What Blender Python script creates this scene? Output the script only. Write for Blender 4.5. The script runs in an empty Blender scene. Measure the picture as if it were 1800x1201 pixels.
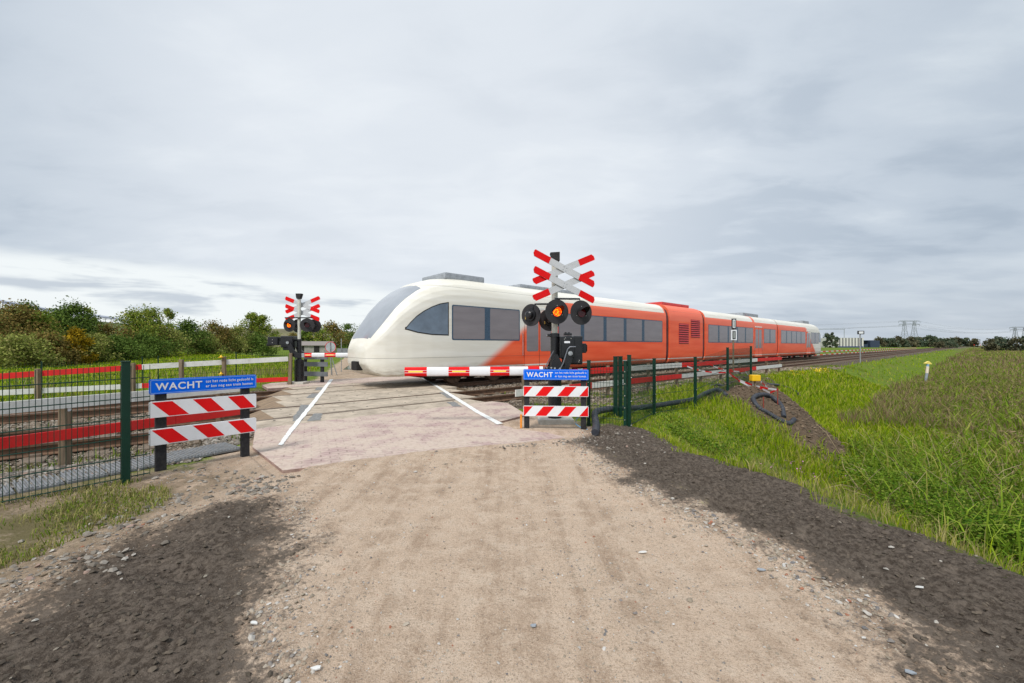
import bpy, bmesh, math, random
import numpy as np
from mathutils import Vector, Matrix, Euler
random.seed(7)
RNG = np.random.default_rng(11)
R = math.radians
SC = bpy.context.scene
COL = SC.collection
F, HY, CH = 722.0, 607.0, 1.4          # focal length in photo pixels, horizon row, eye height
ANG = math.atan2(.663, .749)
DT = Vector((math.cos(ANG), math.sin(ANG), 0))      # along the tracks
DN = Vector((-math.sin(ANG), math.cos(ANG), 0))     # across the tracks, away from the camera
ROAD = R(110.1)                                     # heading of the road
RD = Vector((math.cos(ROAD), math.sin(ROAD), 0))

def W(t, c, z=0.0):
    p = DT * t + DN * c
    return Vector((p.x, p.y, z))
def at(px, Y, z=0.0):
    return Vector(((px - 900) / F * Y, Y, z))
def atg(px, py, z=0.0):
    Y = F * (CH - z) / (py - HY)
    return at(px, Y, z)
def t_of(px, c):
    s = (px - 900) / F
    return c * (.749 * s + .663) / (.749 - .663 * s)

# ---------- tags -------------------------------------------------------------
def tag(o, label=None, cat=None, group=None, kind=None):
    if label: o['label'] = label
    if cat: o['category'] = cat
    if group: o['group'] = group
    if kind: o['kind'] = kind
    return o
def thing(name, label, cat, loc=(0, 0, 0), rz=0.0, group=None):
    o = bpy.data.objects.new(name, None)
    COL.objects.link(o)
    o.location = loc
    o.rotation_euler = (0, 0, rz)
    o.empty_display_size = .1
    return tag(o, label, cat, group)
def dup(root, loc=None, rz=None, label=None, scale=None):
    r = root.copy(); COL.objects.link(r)
    if loc is not None: r.location = loc
    if rz is not None: r.rotation_euler = (0, 0, rz)
    if label: r['label'] = label
    if scale: r.scale = (scale,) * 3
    for ch in list(root.children):
        c = ch.copy(); COL.objects.link(c); c.parent = r
        for g in list(ch.children):
            d = g.copy(); COL.objects.link(d); d.parent = c
    return r

# ---------- mesh building ------------------------------------------------------
class MB:
    def __init__(s): s.v = []; s.f = []; s.m = []; s.sm = []
    def add(s, vs, fs, mi=0, M=None, smooth=False):
        b = len(s.v)
        for p in vs:
            p = Vector(p)
            s.v.append(tuple(M @ p) if M is not None else tuple(p))
        for f in fs:
            s.f.append(tuple(b + i for i in f)); s.m.append(mi); s.sm.append(smooth)
        return s
    def box(s, c, d, rot=None, bev=0.0, mi=0, M=None):
        hx, hy, hz = d[0] / 2, d[1] / 2, d[2] / 2
        T = Matrix.Translation(Vector(c))
        if rot is not None: T = T @ Euler(rot).to_matrix().to_4x4()
        if M is not None: T = M @ T
        if bev <= 0:
            vs = [(x * hx, y * hy, z * hz) for x in (-1, 1) for y in (-1, 1) for z in (-1, 1)]
            fs = [(0, 1, 3, 2), (4, 6, 7, 5), (0, 4, 5, 1), (2, 3, 7, 6), (0, 2, 6, 4), (1, 5, 7, 3)]
            return s.add(vs, fs, mi, T)
        bev = min(bev, hx * .9, hy * .9, hz * .9)
        bm = bmesh.new()
        bmesh.ops.create_cube(bm, size=1.0)
        for v in bm.verts: v.co = Vector((v.co.x * 2 * hx, v.co.y * 2 * hy, v.co.z * 2 * hz))
        bmesh.ops.bevel(bm, geom=bm.edges[:], offset=bev, segments=2, affect='EDGES', profile=.7)
        bm.verts.index_update()
        s.add([v.co for v in bm.verts], [[v.index for v in f.verts] for f in bm.faces], mi, T)
        bm.free(); return s
    def cyl(s, p0, p1, r0, r1=None, n=12, mi=0, caps=True, smooth=True):
        if r1 is None: r1 = r0
        p0, p1 = Vector(p0), Vector(p1); ax = (p1 - p0)
        if ax.length < 1e-6: return s
        q = ax.to_track_quat('Z', 'Y').to_matrix()
        vs = []
        for p, r in ((p0, r0), (p1, r1)):
            for i in range(n):
                a = 2 * math.pi * i / n
                vs.append(p + q @ Vector((r * math.cos(a), r * math.sin(a), 0)))
        s.add(vs, [(i, (i + 1) % n, n + (i + 1) % n, n + i) for i in range(n)], mi, None, smooth)
        if caps:
            s.add(vs[:n], [tuple(range(n))[::-1]], mi); s.add(vs[n:], [tuple(range(n))], mi)
        return s
    def tube(s, path, r, n=8, mi=0, caps=True, smooth=True):
        path = [Vector(p) for p in path]; rs = r if isinstance(r, (list, tuple)) else [r] * len(path)
        up = Vector((0, 0, 1)); vs = []
        for i, p in enumerate(path):
            d = (path[min(i + 1, len(path) - 1)] - path[max(i - 1, 0)]).normalized()
            a = d.cross(up)
            if a.length < .15: a = d.cross(Vector((0, 1, 0.01)))
            a.normalize(); b = a.cross(d).normalized()
            for k in range(n):
                t = 2 * math.pi * k / n
                vs.append(p + (a * math.cos(t) + b * math.sin(t)) * rs[i])
        fs = []
        for i in range(len(path) - 1):
            for k in range(n):
                fs.append((i * n + k, i * n + (k + 1) % n, (i + 1) * n + (k + 1) % n, (i + 1) * n + k))
        s.add(vs, fs, mi, None, smooth)
        if caps:
            s.add(vs[:n], [tuple(range(n))], mi); s.add(vs[-n:], [tuple(range(n))[::-1]], mi)
        return s
    def prism(s, poly, a, b, axis='y', mi=0, M=None):
        # poly: 2-D points; axis 'y' puts them in xz and extrudes y a..b ; 'z' in xy ; 'x' in yz
        def P(u, v, w):
            return {'y': (u, w, v), 'z': (u, v, w), 'x': (w, u, v)}[axis]
        n = len(poly)
        vs = [P(u, v, a) for u, v in poly] + [P(u, v, b) for u, v in poly]
        fs = [tuple(range(n)), tuple(range(2 * n - 1, n - 1, -1))]
        fs += [(i, n + i, n + (i + 1) % n, (i + 1) % n) for i in range(n)]
        return s.add(vs, fs, mi, M)
    def build(s, name, mats, parent=None, loc=None):
        me = bpy.data.meshes.new(name)
        me.from_pydata(s.v, [], s.f)
        for m in (mats if isinstance(mats, (list, tuple)) else [mats]): me.materials.append(m)
        me.polygons.foreach_set('material_index', s.m)
        me.polygons.foreach_set('use_smooth', s.sm)
        bm = bmesh.new(); bm.from_mesh(me)
        bmesh.ops.recalc_face_normals(bm, faces=bm.faces[:]); bm.to_mesh(me); bm.free()
        o = bpy.data.objects.new(name, me); COL.objects.link(o)
        if parent is not None: o.parent = parent
        if loc is not None: o.location = loc
        return o

def np_mesh(name, verts, faces, mats, parent=None, smooth=False, mat_idx=None):
    """verts (N,3); faces list of (M,k) int arrays"""
    me = bpy.data.meshes.new(name)
    verts = np.asarray(verts, dtype=np.float32)
    me.vertices.add(len(verts)); me.vertices.foreach_set('co', verts.ravel())
    loops = np.concatenate([f.ravel() for f in faces]).astype(np.int32)
    cnt = np.concatenate([np.full(len(f), f.shape[1]) for f in faces])
    start = np.concatenate([[0], np.cumsum(cnt)[:-1]]).astype(np.int32)
    me.loops.add(len(loops)); me.loops.foreach_set('vertex_index', loops)
    me.polygons.add(len(cnt)); me.polygons.foreach_set('loop_start', start)
    if mat_idx is not None: me.polygons.foreach_set('material_index', mat_idx.astype(np.int32))
    me.polygons.foreach_set('use_smooth', np.full(len(cnt), smooth))
    me.update(calc_edges=True)
    for m in (mats if isinstance(mats, (list, tuple)) else [mats]): me.materials.append(m)
    o = bpy.data.objects.new(name, me); COL.objects.link(o)
    if parent is not None: o.parent = parent
    return o

def text_mesh(s, size, name, mat, parent, M, off=0.0, align='LEFT', sx=1.0, track=1.0, ext=.0008, fit=None):
    cu = bpy.data.curves.new(name, 'FONT')
    cu.body = s; cu.size = size; cu.align_x = align; cu.offset = off; cu.extrude = ext; cu.space_character = track
    cu.resolution_u = 4
    o = bpy.data.objects.new('tmp', cu); COL.objects.link(o)
    dg = bpy.context.evaluated_depsgraph_get(); dg.update()
    me = bpy.data.meshes.new_from_object(o.evaluated_get(dg))
    bpy.data.objects.remove(o); me.name = name
    if fit:
        xs = [v.co.x for v in me.vertices]; sx = fit / (max(xs) - min(xs))
    me.transform(M @ Matrix.Diagonal((sx, 1, 1, 1)))
    me.materials.clear(); me.materials.append(mat)
    ob = bpy.data.objects.new(name, me); COL.objects.link(ob); ob.parent = parent
    return ob

# ---------- numpy noise --------------------------------------------------------
def vnoise(x, y, seed=0):
    xi = np.floor(x).astype(np.int64); yi = np.floor(y).astype(np.int64)
    xf = x - xi; yf = y - yi
    u = xf * xf * (3 - 2 * xf); v = yf * yf * (3 - 2 * yf)
    def h(a, b):
        n = (a * 374761393 + b * 668265263 + seed * 69069) & 0xffffffff
        n = ((n ^ (n >> 13)) * 1274126177) & 0xffffffff
        return ((n ^ (n >> 16)) & 0xffff) / 65535.0
    return (h(xi, yi) * (1 - u) + h(xi + 1, yi) * u) * (1 - v) + (h(xi, yi + 1) * (1 - u) + h(xi + 1, yi + 1) * u) * v
def fbm(x, y, oct=4, seed=0, gain=.5):
    s = 0; a = 1; tot = 0
    for i in range(oct):
        s = s + a * vnoise(x * 2 ** i + 17.3 * i, y * 2 ** i - 9.1 * i, seed + i); tot += a; a *= gain
    return s / tot - .5
def sstep(a, b, x):
    t = np.clip((x - a) / (b - a), 0, 1); return t * t * (3 - 2 * t)
def sdf(poly, x, y):
    """signed distance, negative inside"""
    d = np.full(np.shape(x), 1e9); inside = np.zeros(np.shape(x), bool); n = len(poly)
    for i in range(n):
        ax, ay = poly[i]; bx, by = poly[(i + 1) % n]
        ex, ey = bx - ax, by - ay
        h = np.clip(((x - ax) * ex + (y - ay) * ey) / (ex * ex + ey * ey + 1e-12), 0, 1)
        d = np.minimum(d, np.hypot(x - ax - ex * h, y - ay - ey * h))
        c = ((ay > y) != (by > y)) & (x < (bx - ax) * (y - ay) / ((by - ay) if by != ay else 1e-9) + ax)
        inside ^= c
    return np.where(inside, -d, d)

# ---------- materials ------------------------------------------------------------
def new_mat(name):
    m = bpy.data.materials.new(name); m.use_nodes = True
    nt = m.node_tree; nt.nodes.clear()
    out = nt.nodes.new('ShaderNodeOutputMaterial'); b = nt.nodes.new('ShaderNodeBsdfPrincipled')
    nt.links.new(b.outputs[0], out.inputs[0])
    return m, nt, b
class NT:
    """small node helper"""
    def __init__(s, nt): s.nt = nt
    def n(s, typ, **kw):
        x = s.nt.nodes.new('ShaderNode' + typ)
        for k, v in kw.items(): setattr(x, k, v)
        return x
    def L(s, a, b): s.nt.links.new(a, b)
    def setin(s, sock, v):
        if isinstance(v, bpy.types.NodeSocket): s.L(v, sock)
        elif isinstance(v, (tuple, list)) and len(v) == 3 and sock.type == 'RGBA': sock.default_value = (*v, 1)
        else: sock.default_value = v
    def math(s, op, a, b=None, c=None, clamp=False):
        x = s.n('Math', operation=op, use_clamp=clamp)
        s.setin(x.inputs[0], a)
        if b is not None: s.setin(x.inputs[1], b)
        if c is not None: s.setin(x.inputs[2], c)
        return x.outputs[0]
    def mix(s, f, a, b, mode='MIX'):
        x = s.n('Mix', data_type='RGBA', blend_type=mode)
        s.setin(x.inputs[0], f); s.setin(x.inputs[6], a); s.setin(x.inputs[7], b)
        return x.outputs[2]
    def noise(s, vec, scale, detail=4, rough=.55, dist=0.0):
        x = s.n('TexNoise'); x.inputs['Scale'].default_value = scale
        x.inputs['Detail'].default_value = detail; x.inputs['Roughness'].default_value = rough
        x.inputs['Distortion'].default_value = dist
        if vec is not None: s.L(vec, x.inputs['Vector'])
        return x.outputs['Fac']
    def vor(s, vec, scale, feature='F1', out='Distance'):
        x = s.n('TexVoronoi', feature=feature); x.inputs['Scale'].default_value = scale
        s.L(vec, x.inputs['Vector']); return x.outputs[out]
    def ss(s, x, lo, hi, a=0.0, b=1.0):
        m = s.n('MapRange', interpolation_type='SMOOTHSTEP')
        s.setin(m.inputs[0], x)
        for i, v in ((1, lo), (2, hi), (3, a), (4, b)): m.inputs[i].default_value = v
        return m.outputs[0]
    def map(s, vec, scale=(1, 1, 1), rot=(0, 0, 0), loc=(0, 0, 0)):
        m = s.n('Mapping'); s.L(vec, m.inputs[0]); m.inputs['Scale'].default_value = scale
        m.inputs['Rotation'].default_value = rot; m.inputs['Location'].default_value = loc
        return m.outputs[0]
    def bump(s, h, strength=.5, dist=.02, b=None, prev=None):
        x = s.n('Bump'); x.inputs['Strength'].default_value = strength; x.inputs['Distance'].default_value = dist
        s.L(h, x.inputs['Height'])
        if prev is not None: s.L(prev, x.inputs['Normal'])
        if b is not None: s.L(x.outputs[0], b.inputs['Normal'])
        return x.outputs[0]
MATS = {}
def mat(name, col, rough=.6, metal=0.0, var=.12, scale=6.0, bump=.0, bscale=60.0, spec=.4, dirt=None, dirtf=.0, stretch=None, island=0.0):
    if name in MATS: return MATS[name]
    m, nt, b = new_mat(name); N = NT(nt)
    tc = N.n('TexCoord').outputs['Object']
    v = N.map(tc, stretch) if stretch else tc
    n1 = N.noise(v, scale, 5, .6)
    lo = tuple(c * (1 - var) for c in col); hi = tuple(min(1, c * (1 + var)) for c in col)
    c = N.mix(N.ss(n1, .3, .7), lo, hi)
    if dirt:
        c = N.mix(N.math('MULTIPLY', N.ss(N.noise(v, scale * 2.3, 6, .7), .45, .75), dirtf), c, dirt)
    if island:
        g = N.n('NewGeometry').outputs['Random Per Island']
        h = N.n('HueSaturation'); h.inputs['Saturation'].default_value = 1
        N.L(N.math('MULTIPLY_ADD', g, island * 2, 1 - island), h.inputs['Value']); N.L(c, h.inputs['Color']); c = h.outputs[0]
    N.setin(b.inputs['Base Color'], c)
    b.inputs['Metallic'].default_value = metal
    N.setin(b.inputs['Roughness'], N.ss(N.noise(v, scale * 3, 3), .2, .8, max(0, rough - .08), min(1, rough + .08)))
    b.inputs['Specular IOR Level'].default_value = spec
    if bump: N.bump(N.noise(v, bscale, 4), bump, .01, b)
    MATS[name] = m; return m
def emit_mat(name, col, s, base=(.02, .02, .02)):
    m, nt, b = new_mat(name)
    b.inputs['Base Color'].default_value = (*base, 1)
    b.inputs['Emission Color'].default_value = (*col, 1); b.inputs['Emission Strength'].default_value = s
    return m
def leaf_mat(name, c1, c2, c3=None, sc=1.0):
    m, nt, b = new_mat(name); N = NT(nt)
    g = N.n('NewGeometry').outputs['Random Per Island']
    tc = N.n('TexCoord').outputs['Object']
    n1 = N.noise(tc, sc, 3, .6)
    k = N.math('MULTIPLY_ADD', g, .55, N.math('MULTIPLY', n1, .6))
    c = N.mix(N.ss(k, .25, .8), c1, c2)
    if c3: c = N.mix(N.math('MULTIPLY', N.ss(N.math('FRACT', N.math('MULTIPLY', g, 13.7)), .72, .85), .8), c, c3)
    N.setin(b.inputs['Base Color'], c)
    b.inputs['Roughness'].default_value = .75; b.inputs['Specular IOR Level'].default_value = .08
    tr = N.n('BsdfTranslucent'); N.setin(tr.inputs[0], c)
    ms = N.n('MixShader'); ms.inputs[0].default_value = .22
    N.L(b.outputs[0], ms.inputs[1]); N.L(tr.outputs[0], ms.inputs[2])
    N.L(ms.outputs[0], nt.nodes['Material Output'].inputs[0])
    return m
# ---------- camera ---------------------------------------------------------------
cam = bpy.data.cameras.new('camera'); cam.sensor_width = 36; cam.lens = F / 1800 * 36
cam.shift_y = (HY - 600.5) / 1800; cam.clip_start = .05; cam.clip_end = 6000
co = bpy.data.objects.new('camera', cam); COL.objects.link(co)
co.location = (0, 0, CH); co.rotation_euler = (R(90), 0, 0); SC.camera = co
SC.view_settings.view_transform = 'Standard'; SC.view_settings.look = 'None'
SC.view_settings.exposure = 0; SC.view_settings.gamma = 1
SC.cycles.max_bounces = 5; SC.cycles.transparent_max_bounces = 8; SC.cycles.use_denoising = True

# ---------- sun and sky ------------------------------------------------------------
SUN_EL, SUN_AZ = R(52), R(205)     # azimuth clockwise from +Y (the view direction)
sl = bpy.data.lights.new('sun', 'SUN'); sl.energy = 2.9; sl.angle = R(14); sl.color = (1, .96, .9)
so = bpy.data.objects.new('sun', sl); COL.objects.link(so)
sd = Vector((math.sin(SUN_AZ) * math.cos(SUN_EL), math.cos(SUN_AZ) * math.cos(SUN_EL), math.sin(SUN_EL)))
so.rotation_euler = sd.to_track_quat('Z', 'Y').to_euler(); so.location = (0, 0, 30)
wd = bpy.data.worlds.new('World'); SC.world = wd; wd.use_nodes = True
nt = wd.node_tree; nt.nodes.clear(); N = NT(nt)
wo = N.n('OutputWorld'); bg = N.n('Background'); N.L(bg.outputs[0], wo.inputs[0])
sky = N.n('TexSky', sky_type='NISHITA'); sky.sun_disc = False; sky.sun_elevation = SUN_EL; sky.sun_rotation = SUN_AZ
bg.inputs[1].default_value = .1
tc = N.n('TexCoord').outputs['Generated']
sp = N.n('SeparateXYZ'); N.L(tc, sp.inputs[0]); X_, Y_, Z_ = sp.outputs
zc = N.math('ADD', N.math('MAXIMUM', Z_, 0.0), .16)
cb = N.n('CombineXYZ'); N.L(N.math('DIVIDE', X_, zc), cb.inputs[0]); N.L(N.math('DIVIDE', Y_, zc), cb.inputs[1]); cv = cb.outputs[0]
big = N.noise(N.map(cv, (1, 1.25, 1), (0, 0, .35), (3.1, 1.7, 0)), .75, 3, .5, .3)
mid = N.noise(N.map(cv, (1, 1.8, 1), (0, 0, .25), (7.7, 4.2, 0)), 2.2, 7, .56, .25)
den = N.math('ADD', N.math('MULTIPLY', big, .6), N.math('MULTIPLY', mid, .4))
CA, CB, CC = (.545, .615, .70), (.66, .725, .80), (.805, .86, .91)
c = N.mix(N.ss(den, .38, .50), CA, CB); c = N.mix(N.ss(den, .49, .64), c, CC)
# thinner, brighter cloud in a broad patch ahead and a little left
def dirdot(px, py):
    d = Vector(((px - 900) / F, 1, (HY - py) / F)).normalized()
    v = N.n('VectorMath', operation='DOT_PRODUCT'); N.L(tc, v.inputs[0]); v.inputs[1].default_value = d
    return v.outputs['Value']
glow = N.ss(dirdot(720, 330), .70, .99)
c = N.mix(N.math('MULTIPLY', glow, .60), c, (.83, .87, .92))
# brighter overcast overhead and behind
up = N.ss(Z_, .62, .95); bk = N.ss(Y_, .1, -.7)
c = N.mix(1.0, c, N.mix(N.ss(dirdot(860, 330), .60, .93), (.81, .84, .87), (1.03, 1.03, 1.03)), 'MULTIPLY')
gain = N.math('ADD', N.math('ADD', 1.0, N.math('MULTIPLY', up, .42)), N.math('MULTIPLY', bk, .25))
# low strip of clear sky with small cumulus on the left of the horizon
lowm = N.math('MULTIPLY', N.ss(Z_, .20, .08), N.ss(X_, .02, -.45))
lown = N.noise(N.map(tc, (4.5, 4.5, 26)), 1.0, 5, .55, .2)
stripc = N.mix(N.ss(lown, .52, .68), (.93, .975, .985), (.60, .66, .73))
edge = N.ss(N.math('ADD', lowm, N.math('MULTIPLY', N.math('SUBTRACT', lown, .5), .5)), .28, .62)
c = N.mix(N.math('MULTIPLY', edge, .95), c, stripc)
# right-hand low sky: smooth blue-grey banks
lowr = N.math('MULTIPLY', N.ss(Z_, .22, .02), N.ss(X_, .25, .8))
c = N.mix(N.math('MULTIPLY', lowr, .55), c, N.mix(N.ss(N.noise(N.map(tc, (2, 2, 16)), 1.3, 3), .35, .65), (.50, .56, .64), (.66, .71, .77)))
vm = N.n('VectorMath', operation='SCALE'); N.L(c, vm.inputs[0]); N.L(N.math('MULTIPLY', gain, 10.0), vm.inputs['Scale'])
N.L(N.mix(.96, sky.outputs[0], vm.outputs[0]), bg.inputs[0])

# ---------- terrain ------------------------------------------------------------------
PLAT = [(3.0, -40), (2.95, 2.36), (2.8, 3.7), (2.05, 5.5), (1.9, 9), (-500, 9), (-500, -40)]
SOIL_R = [(1.35, 7.0), (2.6, 6.9), (2.35, 5.5), (2.95, 3.7), (3.15, 2.36), (3.2, -2), (1.9, -2), (1.88, 1.73), (1.78, 2.64), (1.42, 3.7), (1.1, 4.6), (.95, 5.7)]
SOIL_L = [(-1.95, 3.62), (-2.45, 3.42), (-2.7, 3.0), (-2.75, 2.5), (-2.75, -2), (-.75, -2), (-1.05, 1.7), (-1.5, 2.5), (-1.75, 3.05)]
SAND = [(2.9, -5), (2.7, 2.4), (2.1, 3.7), (1.5, 5.3), (1.9, 6.6), (1.1, 7.4), (.4, 8.6), (-3.0, 8.4), (-4.0, 6.2), (-3.9, 5.2), (-4.0, 4.6), (-4.9, 3.7), (-7, 2.0), (-7, -5)]
GRL = [tuple(atg(px, py)[:2]) for px, py in ((-120, 915), (60, 890), (150, 872), (235, 862), (262, 880), (225, 915), (140, 945), (60, 985), (-150, 1040))]
def heap_pts():
    pts = [(1240, 705, -.1), (1262, 672, -.05), (1340, 662, -.1), (1372, 690, -.3), (1420, 716, -.5), (1478, 762, -.75), (1492, 788, -.85), (1432, 778, -.75), (1380, 752, -.55), (1325, 735, -.35), (1285, 712, -.15)]
    return [tuple(atg(*p)[:2]) for p in pts]
HEAP = heap_pts()
def tcq(x, y):
    return x * DT.x + y * DT.y, x * DN.x + y * DN.y
def ground_z(x, y):
    x = np.asarray(x, float); y = np.asarray(y, float)
    t, c = tcq(x, y)
    e = sdf(PLAT, x, y)
    z_road = -1.25 * sstep(0, 2.3, e)
    c0 = 4.35 + 1.45 * sstep(12.5, 18, t)
    z_emb = -.09 - 1.1 * sstep(0, 2.7, c0 - c)
    z = np.maximum(z_road, z_emb)
    # beyond the tracks
    lat = x * RD.y * 1.0 - y * RD.x * 1.0      # distance right of the road axis through the camera
    far = sstep(16.4, 17.8, c)
    zf = -.06 - .3 * sstep(4, -4, t) - .5 * sstep(9, 14, t)
    onroad = sstep(3.4, 2.4, np.abs(lat - .65))
    zf = zf * (1 - onroad) - .03 * onroad
    z = z * (1 - far) + zf * far
    # crossing: keep just below the slabs and the brick paving
    cross = (c > 3.6) & (c < 18.5)
    k = sstep(.45, .05, np.maximum(np.abs(c - 11.6) - 3.7, 0)) * sstep(8.9, 8.4, np.abs(t - 4.6) + (0))
    tr = np.where(c < 11.6, sstep(6.7, 8.05, c), sstep(16.7, 16.0, c))
    tr = np.where((c < 8.03) & (t > .6) & (t < 7.5), 0, tr)
    in_cr = (t > 1.1 + (c - 8.8) * .3) & (t < 6.6 + (c - 8.8) * .42)
    z = np.where(tr > 0, z * (1 - tr) + np.where(in_cr, -.22, -.19) * tr, z)
    # heap of dug soil
    hd = sdf(HEAP, x, y)
    z = z + .26 * sstep(.1, -.9, hd) + .22 * sstep(.1, -.5, hd) * fbm(x * 2.2, y * 2.2, 3, 5)
    # field roughness
    z = z + np.where(np.hypot(x, y) > 9, .12, .04) * fbm(x * .35, y * .35, 3, 8) * (1 - tr) * sstep(2.2, 4.5, np.abs(lat - .65) + 6 * (c > 20) * (onroad < .01))
    return z
def gz(x, y):
    return float(ground_z(np.array([x]), np.array([y]))[0])
def hit(px, py):
    """walk the view ray through a photo pixel to the terrain"""
    ys = np.exp(np.linspace(math.log(1.2), math.log(900), 6000)); xs = (px - 900) / F * ys
    zr = CH - (py - HY) / F * ys
    zz = ground_z(xs, ys); i = int(np.argmax(zr <= zz))
    if zr[i] > zz[i]: i = -1
    return Vector((xs[i], ys[i], zz[i]))
def gzone(x, y):
    """material weights: sand, soil, ballast, brown"""
    t, c = tcq(x, y)
    wob = fbm(x * 1.7, y * 1.7, 4, 3)
    wob2 = fbm(x * 6, y * 6, 3, 4)
    w = wob * .75 + wob2 * .38
    def k(d, s=.16): return np.clip(.5 - (d + w) / s * .5, 0, 1)
    soil = np.maximum(k(sdf(SOIL_R, x, y), .4), k(sdf(SOIL_L, x, y) - .04, .6))
    soil = np.maximum(soil, k(sdf(HEAP, x, y), .3))
    lat = x * RD.y - y * RD.x
    sand = k(sdf(SAND, x, y), .5) * (1 - .8 * k(sdf(GRL, x, y) , .6))
    farroad = np.clip(.5 - (np.abs(lat - .55) - 2.35 + w) / .5, 0, 1) * (c > 15)
    sand = np.maximum(sand, farroad)
    blm = np.abs(c - 11.6) - 4.75 - .5 * sstep(8, 14, t)
    bal = np.clip(.5 - (blm + w * 1.0) / .8, 0, 1)
    brown = np.clip(sstep(3.2, 1.8, c) * sstep(.8, 2.5, sdf(PLAT, x, y)) + sstep(-2.3, -3.3, x) * sstep(5.3, 4.2, y) + sstep(.35, -.2, sdf(HEAP, x, y)) + farroad * .6, 0, 1)
    return sand, soil, bal, brown

def grade(a, b, step, growth, outer):
    core = list(np.arange(a, b, step)); s = step; p = b; hi = []
    while p < outer:
        hi.append(p); s *= growth; p += s
    hi.append(outer); s = step; p = a; lo = []
    while p > -outer:
        s *= growth; p -= s; lo.append(p)
    return np.array(lo[::-1] + core + hi)
gxs = grade(-5.0, 4.6, .019, 1.035, 3000); gys = grade(1.2, 7.6, .021, 1.03, 3000)
gys = gys[gys > -60]
GX, GY = np.meshgrid(gxs, gys); gx, gy = GX.ravel(), GY.ravel()
gzv = ground_z(gx, gy); SA, SO, BA, BR = gzone(gx, gy)
near = sstep(14, 7, np.hypot(gx, gy))
t_, c_ = tcq(gx, gy); lat_ = gx * RD.y - gy * RD.x
clod = np.abs(fbm(gx * 11, gy * 11, 5, 21, .68))
soilbump = (.10 * clod + .07 * np.abs(fbm(gx * 22, gy * 22, 3, 77, .6)) + .09 * (fbm(gx * 1.3, gy * 1.3, 3, 23)))
ruts = .010 * fbm(lat_ * 5, (gx * RD.x + gy * RD.y) * .25, 3, 31) + .010 * fbm(gx * 9, gy * 9, 4, 33, .6) + .03 * fbm(gx * .8, gy * .8, 2, 35)
grs = .05 * fbm(gx * 4, gy * 4, 4, 41)
slabzone = sstep(.0, .3, 1.0 - 0 * gx) * ((c_ > 3.9) & (c_ < 18) & (np.abs(t_ - 4.2) < 5))
mic = SO * (soilbump + .02) + (1 - SO) * SA * ruts + (1 - SO) * (1 - SA) * grs
mic = mic * np.maximum(near, sstep(.3, -.1, sdf(HEAP, gx, gy)) * 1.5) * np.where((c_ > 6.6) & (c_ < 17), 0, 1)
gzv = gzv + mic
PAVE_PX = [(497, 827), (470, 806), (444, 786), 'A', 'B', (893, 709), (926, 729), (868, 744), (905, 753), (968, 759), (1012, 770), (780, 793)]
PAVE = [tuple(W(1.34, 8.014)[:2]) if p == 'A' else tuple(W(6.42, 8.014)[:2]) if p == 'B' else tuple(atg(*p)[:2]) for p in PAVE_PX]
MA, MB_ = atg(-90, 895, 0), atg(435, 789, 0); mdir = (MB_ - MA).normalized(); mn = Vector((-mdir.y, mdir.x, 0))
MATZ = [tuple(q[:2]) for q in (MA - mn * .03, MB_ - mn * .03, MB_ + mn * .56, MA + mn * .56)]
pd = sdf(PAVE, gx, gy)
md_ = sdf(MATZ, gx, gy); gzv = np.where(md_ < .35, np.minimum(gzv, -.035 + np.clip(md_, 0, 1) * .2), gzv)
gzv = np.where(pd < .12, np.minimum(gzv, -.035), gzv)
gzv = np.where((pd >= .12) & (pd < .6), np.minimum(gzv, -.012 + .02 * fbm(gx * 5, gy * 5, 3, 9)), gzv)
# sand swept over the front edge of the paving
dust = pd + .07 + .16 * fbm(gx * 2.2, gy * 2.2, 4, 19) + .05 * fbm(gx * 11, gy * 11, 3, 20)
swept = (dust > 0) & (pd < .12) & (gx > -2.35) & (gy < 6.9)
gzv = np.where(swept, .004 + .05 * np.clip(dust, 0, .2) + .006 * fbm(gx * 14, gy * 14, 3, 22), gzv)
edge2 = (pd >= .12) & (pd < .7) & (gx > -2.35) & (gy < 6.9)
gzv = np.where(edge2, np.maximum(gzv, .012 * (1 - (pd - .12) / .58) + .008 * fbm(gx * 9, gy * 9, 3, 22)), gzv)
# a hand-deep hollow in the soil strips
for hx, hy, hr, hd_ in ((*hit(1290, 890)[:2], .16, .10), (*hit(310, 1012)[:2], .15, .07), (*hit(285, 965)[:2], .2, .05)):
    gzv = gzv - hd_ * np.exp(-((gx - hx) ** 2 / (hr * 1.7) ** 2 + (gy - hy) ** 2 / hr ** 2) * 1.5)
nx, ny = len(gxs), len(gys)
ii = (np.arange(ny - 1)[:, None] * nx + np.arange(nx - 1)[None, :]).ravel()
gf = np.stack([ii, ii + 1, ii + nx + 1, ii + nx], 1)

# ground material
gm, nt, b = new_mat('ground_surface'); N = NT(nt)
P = N.n('NewGeometry').outputs['Position']
at1 = N.n('Attribute', attribute_name='zone'); sp = N.n('SeparateColor'); N.L(at1.outputs['Color'], sp.inputs[0])
zs, zo, zb = sp.outputs; zbr = at1.outputs['Alpha']
nf = N.noise(P, 26, 5, .7); nm = N.noise(P, 5.5, 5, .65); nl = N.noise(P, 1.1, 4, .6)
nrd = N.noise(N.map(P, (6, .22, 1), (0, 0, -R(20.1))), 1.0, 5, .62, .25)
nmicro = N.noise(P, 190, 3, .7)
sand = N.mix(N.ss(N.math('ADD', N.math('MULTIPLY', nrd, .42), N.math('ADD', N.math('MULTIPLY', nl, .28), N.math('MULTIPLY', nm, .30))), .37, .55), (.36, .255, .178), (.56, .425, .315))
sand = N.mix(N.math('MULTIPLY', N.ss(nm, .48, .66), .45), sand, (.62, .50, .39))
grit = N.noise(P, 75, 4, .75)
sand = N.mix(N.math('MULTIPLY', N.ss(grit, .54, .64), .55), sand, (.215, .155, .105))
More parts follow.
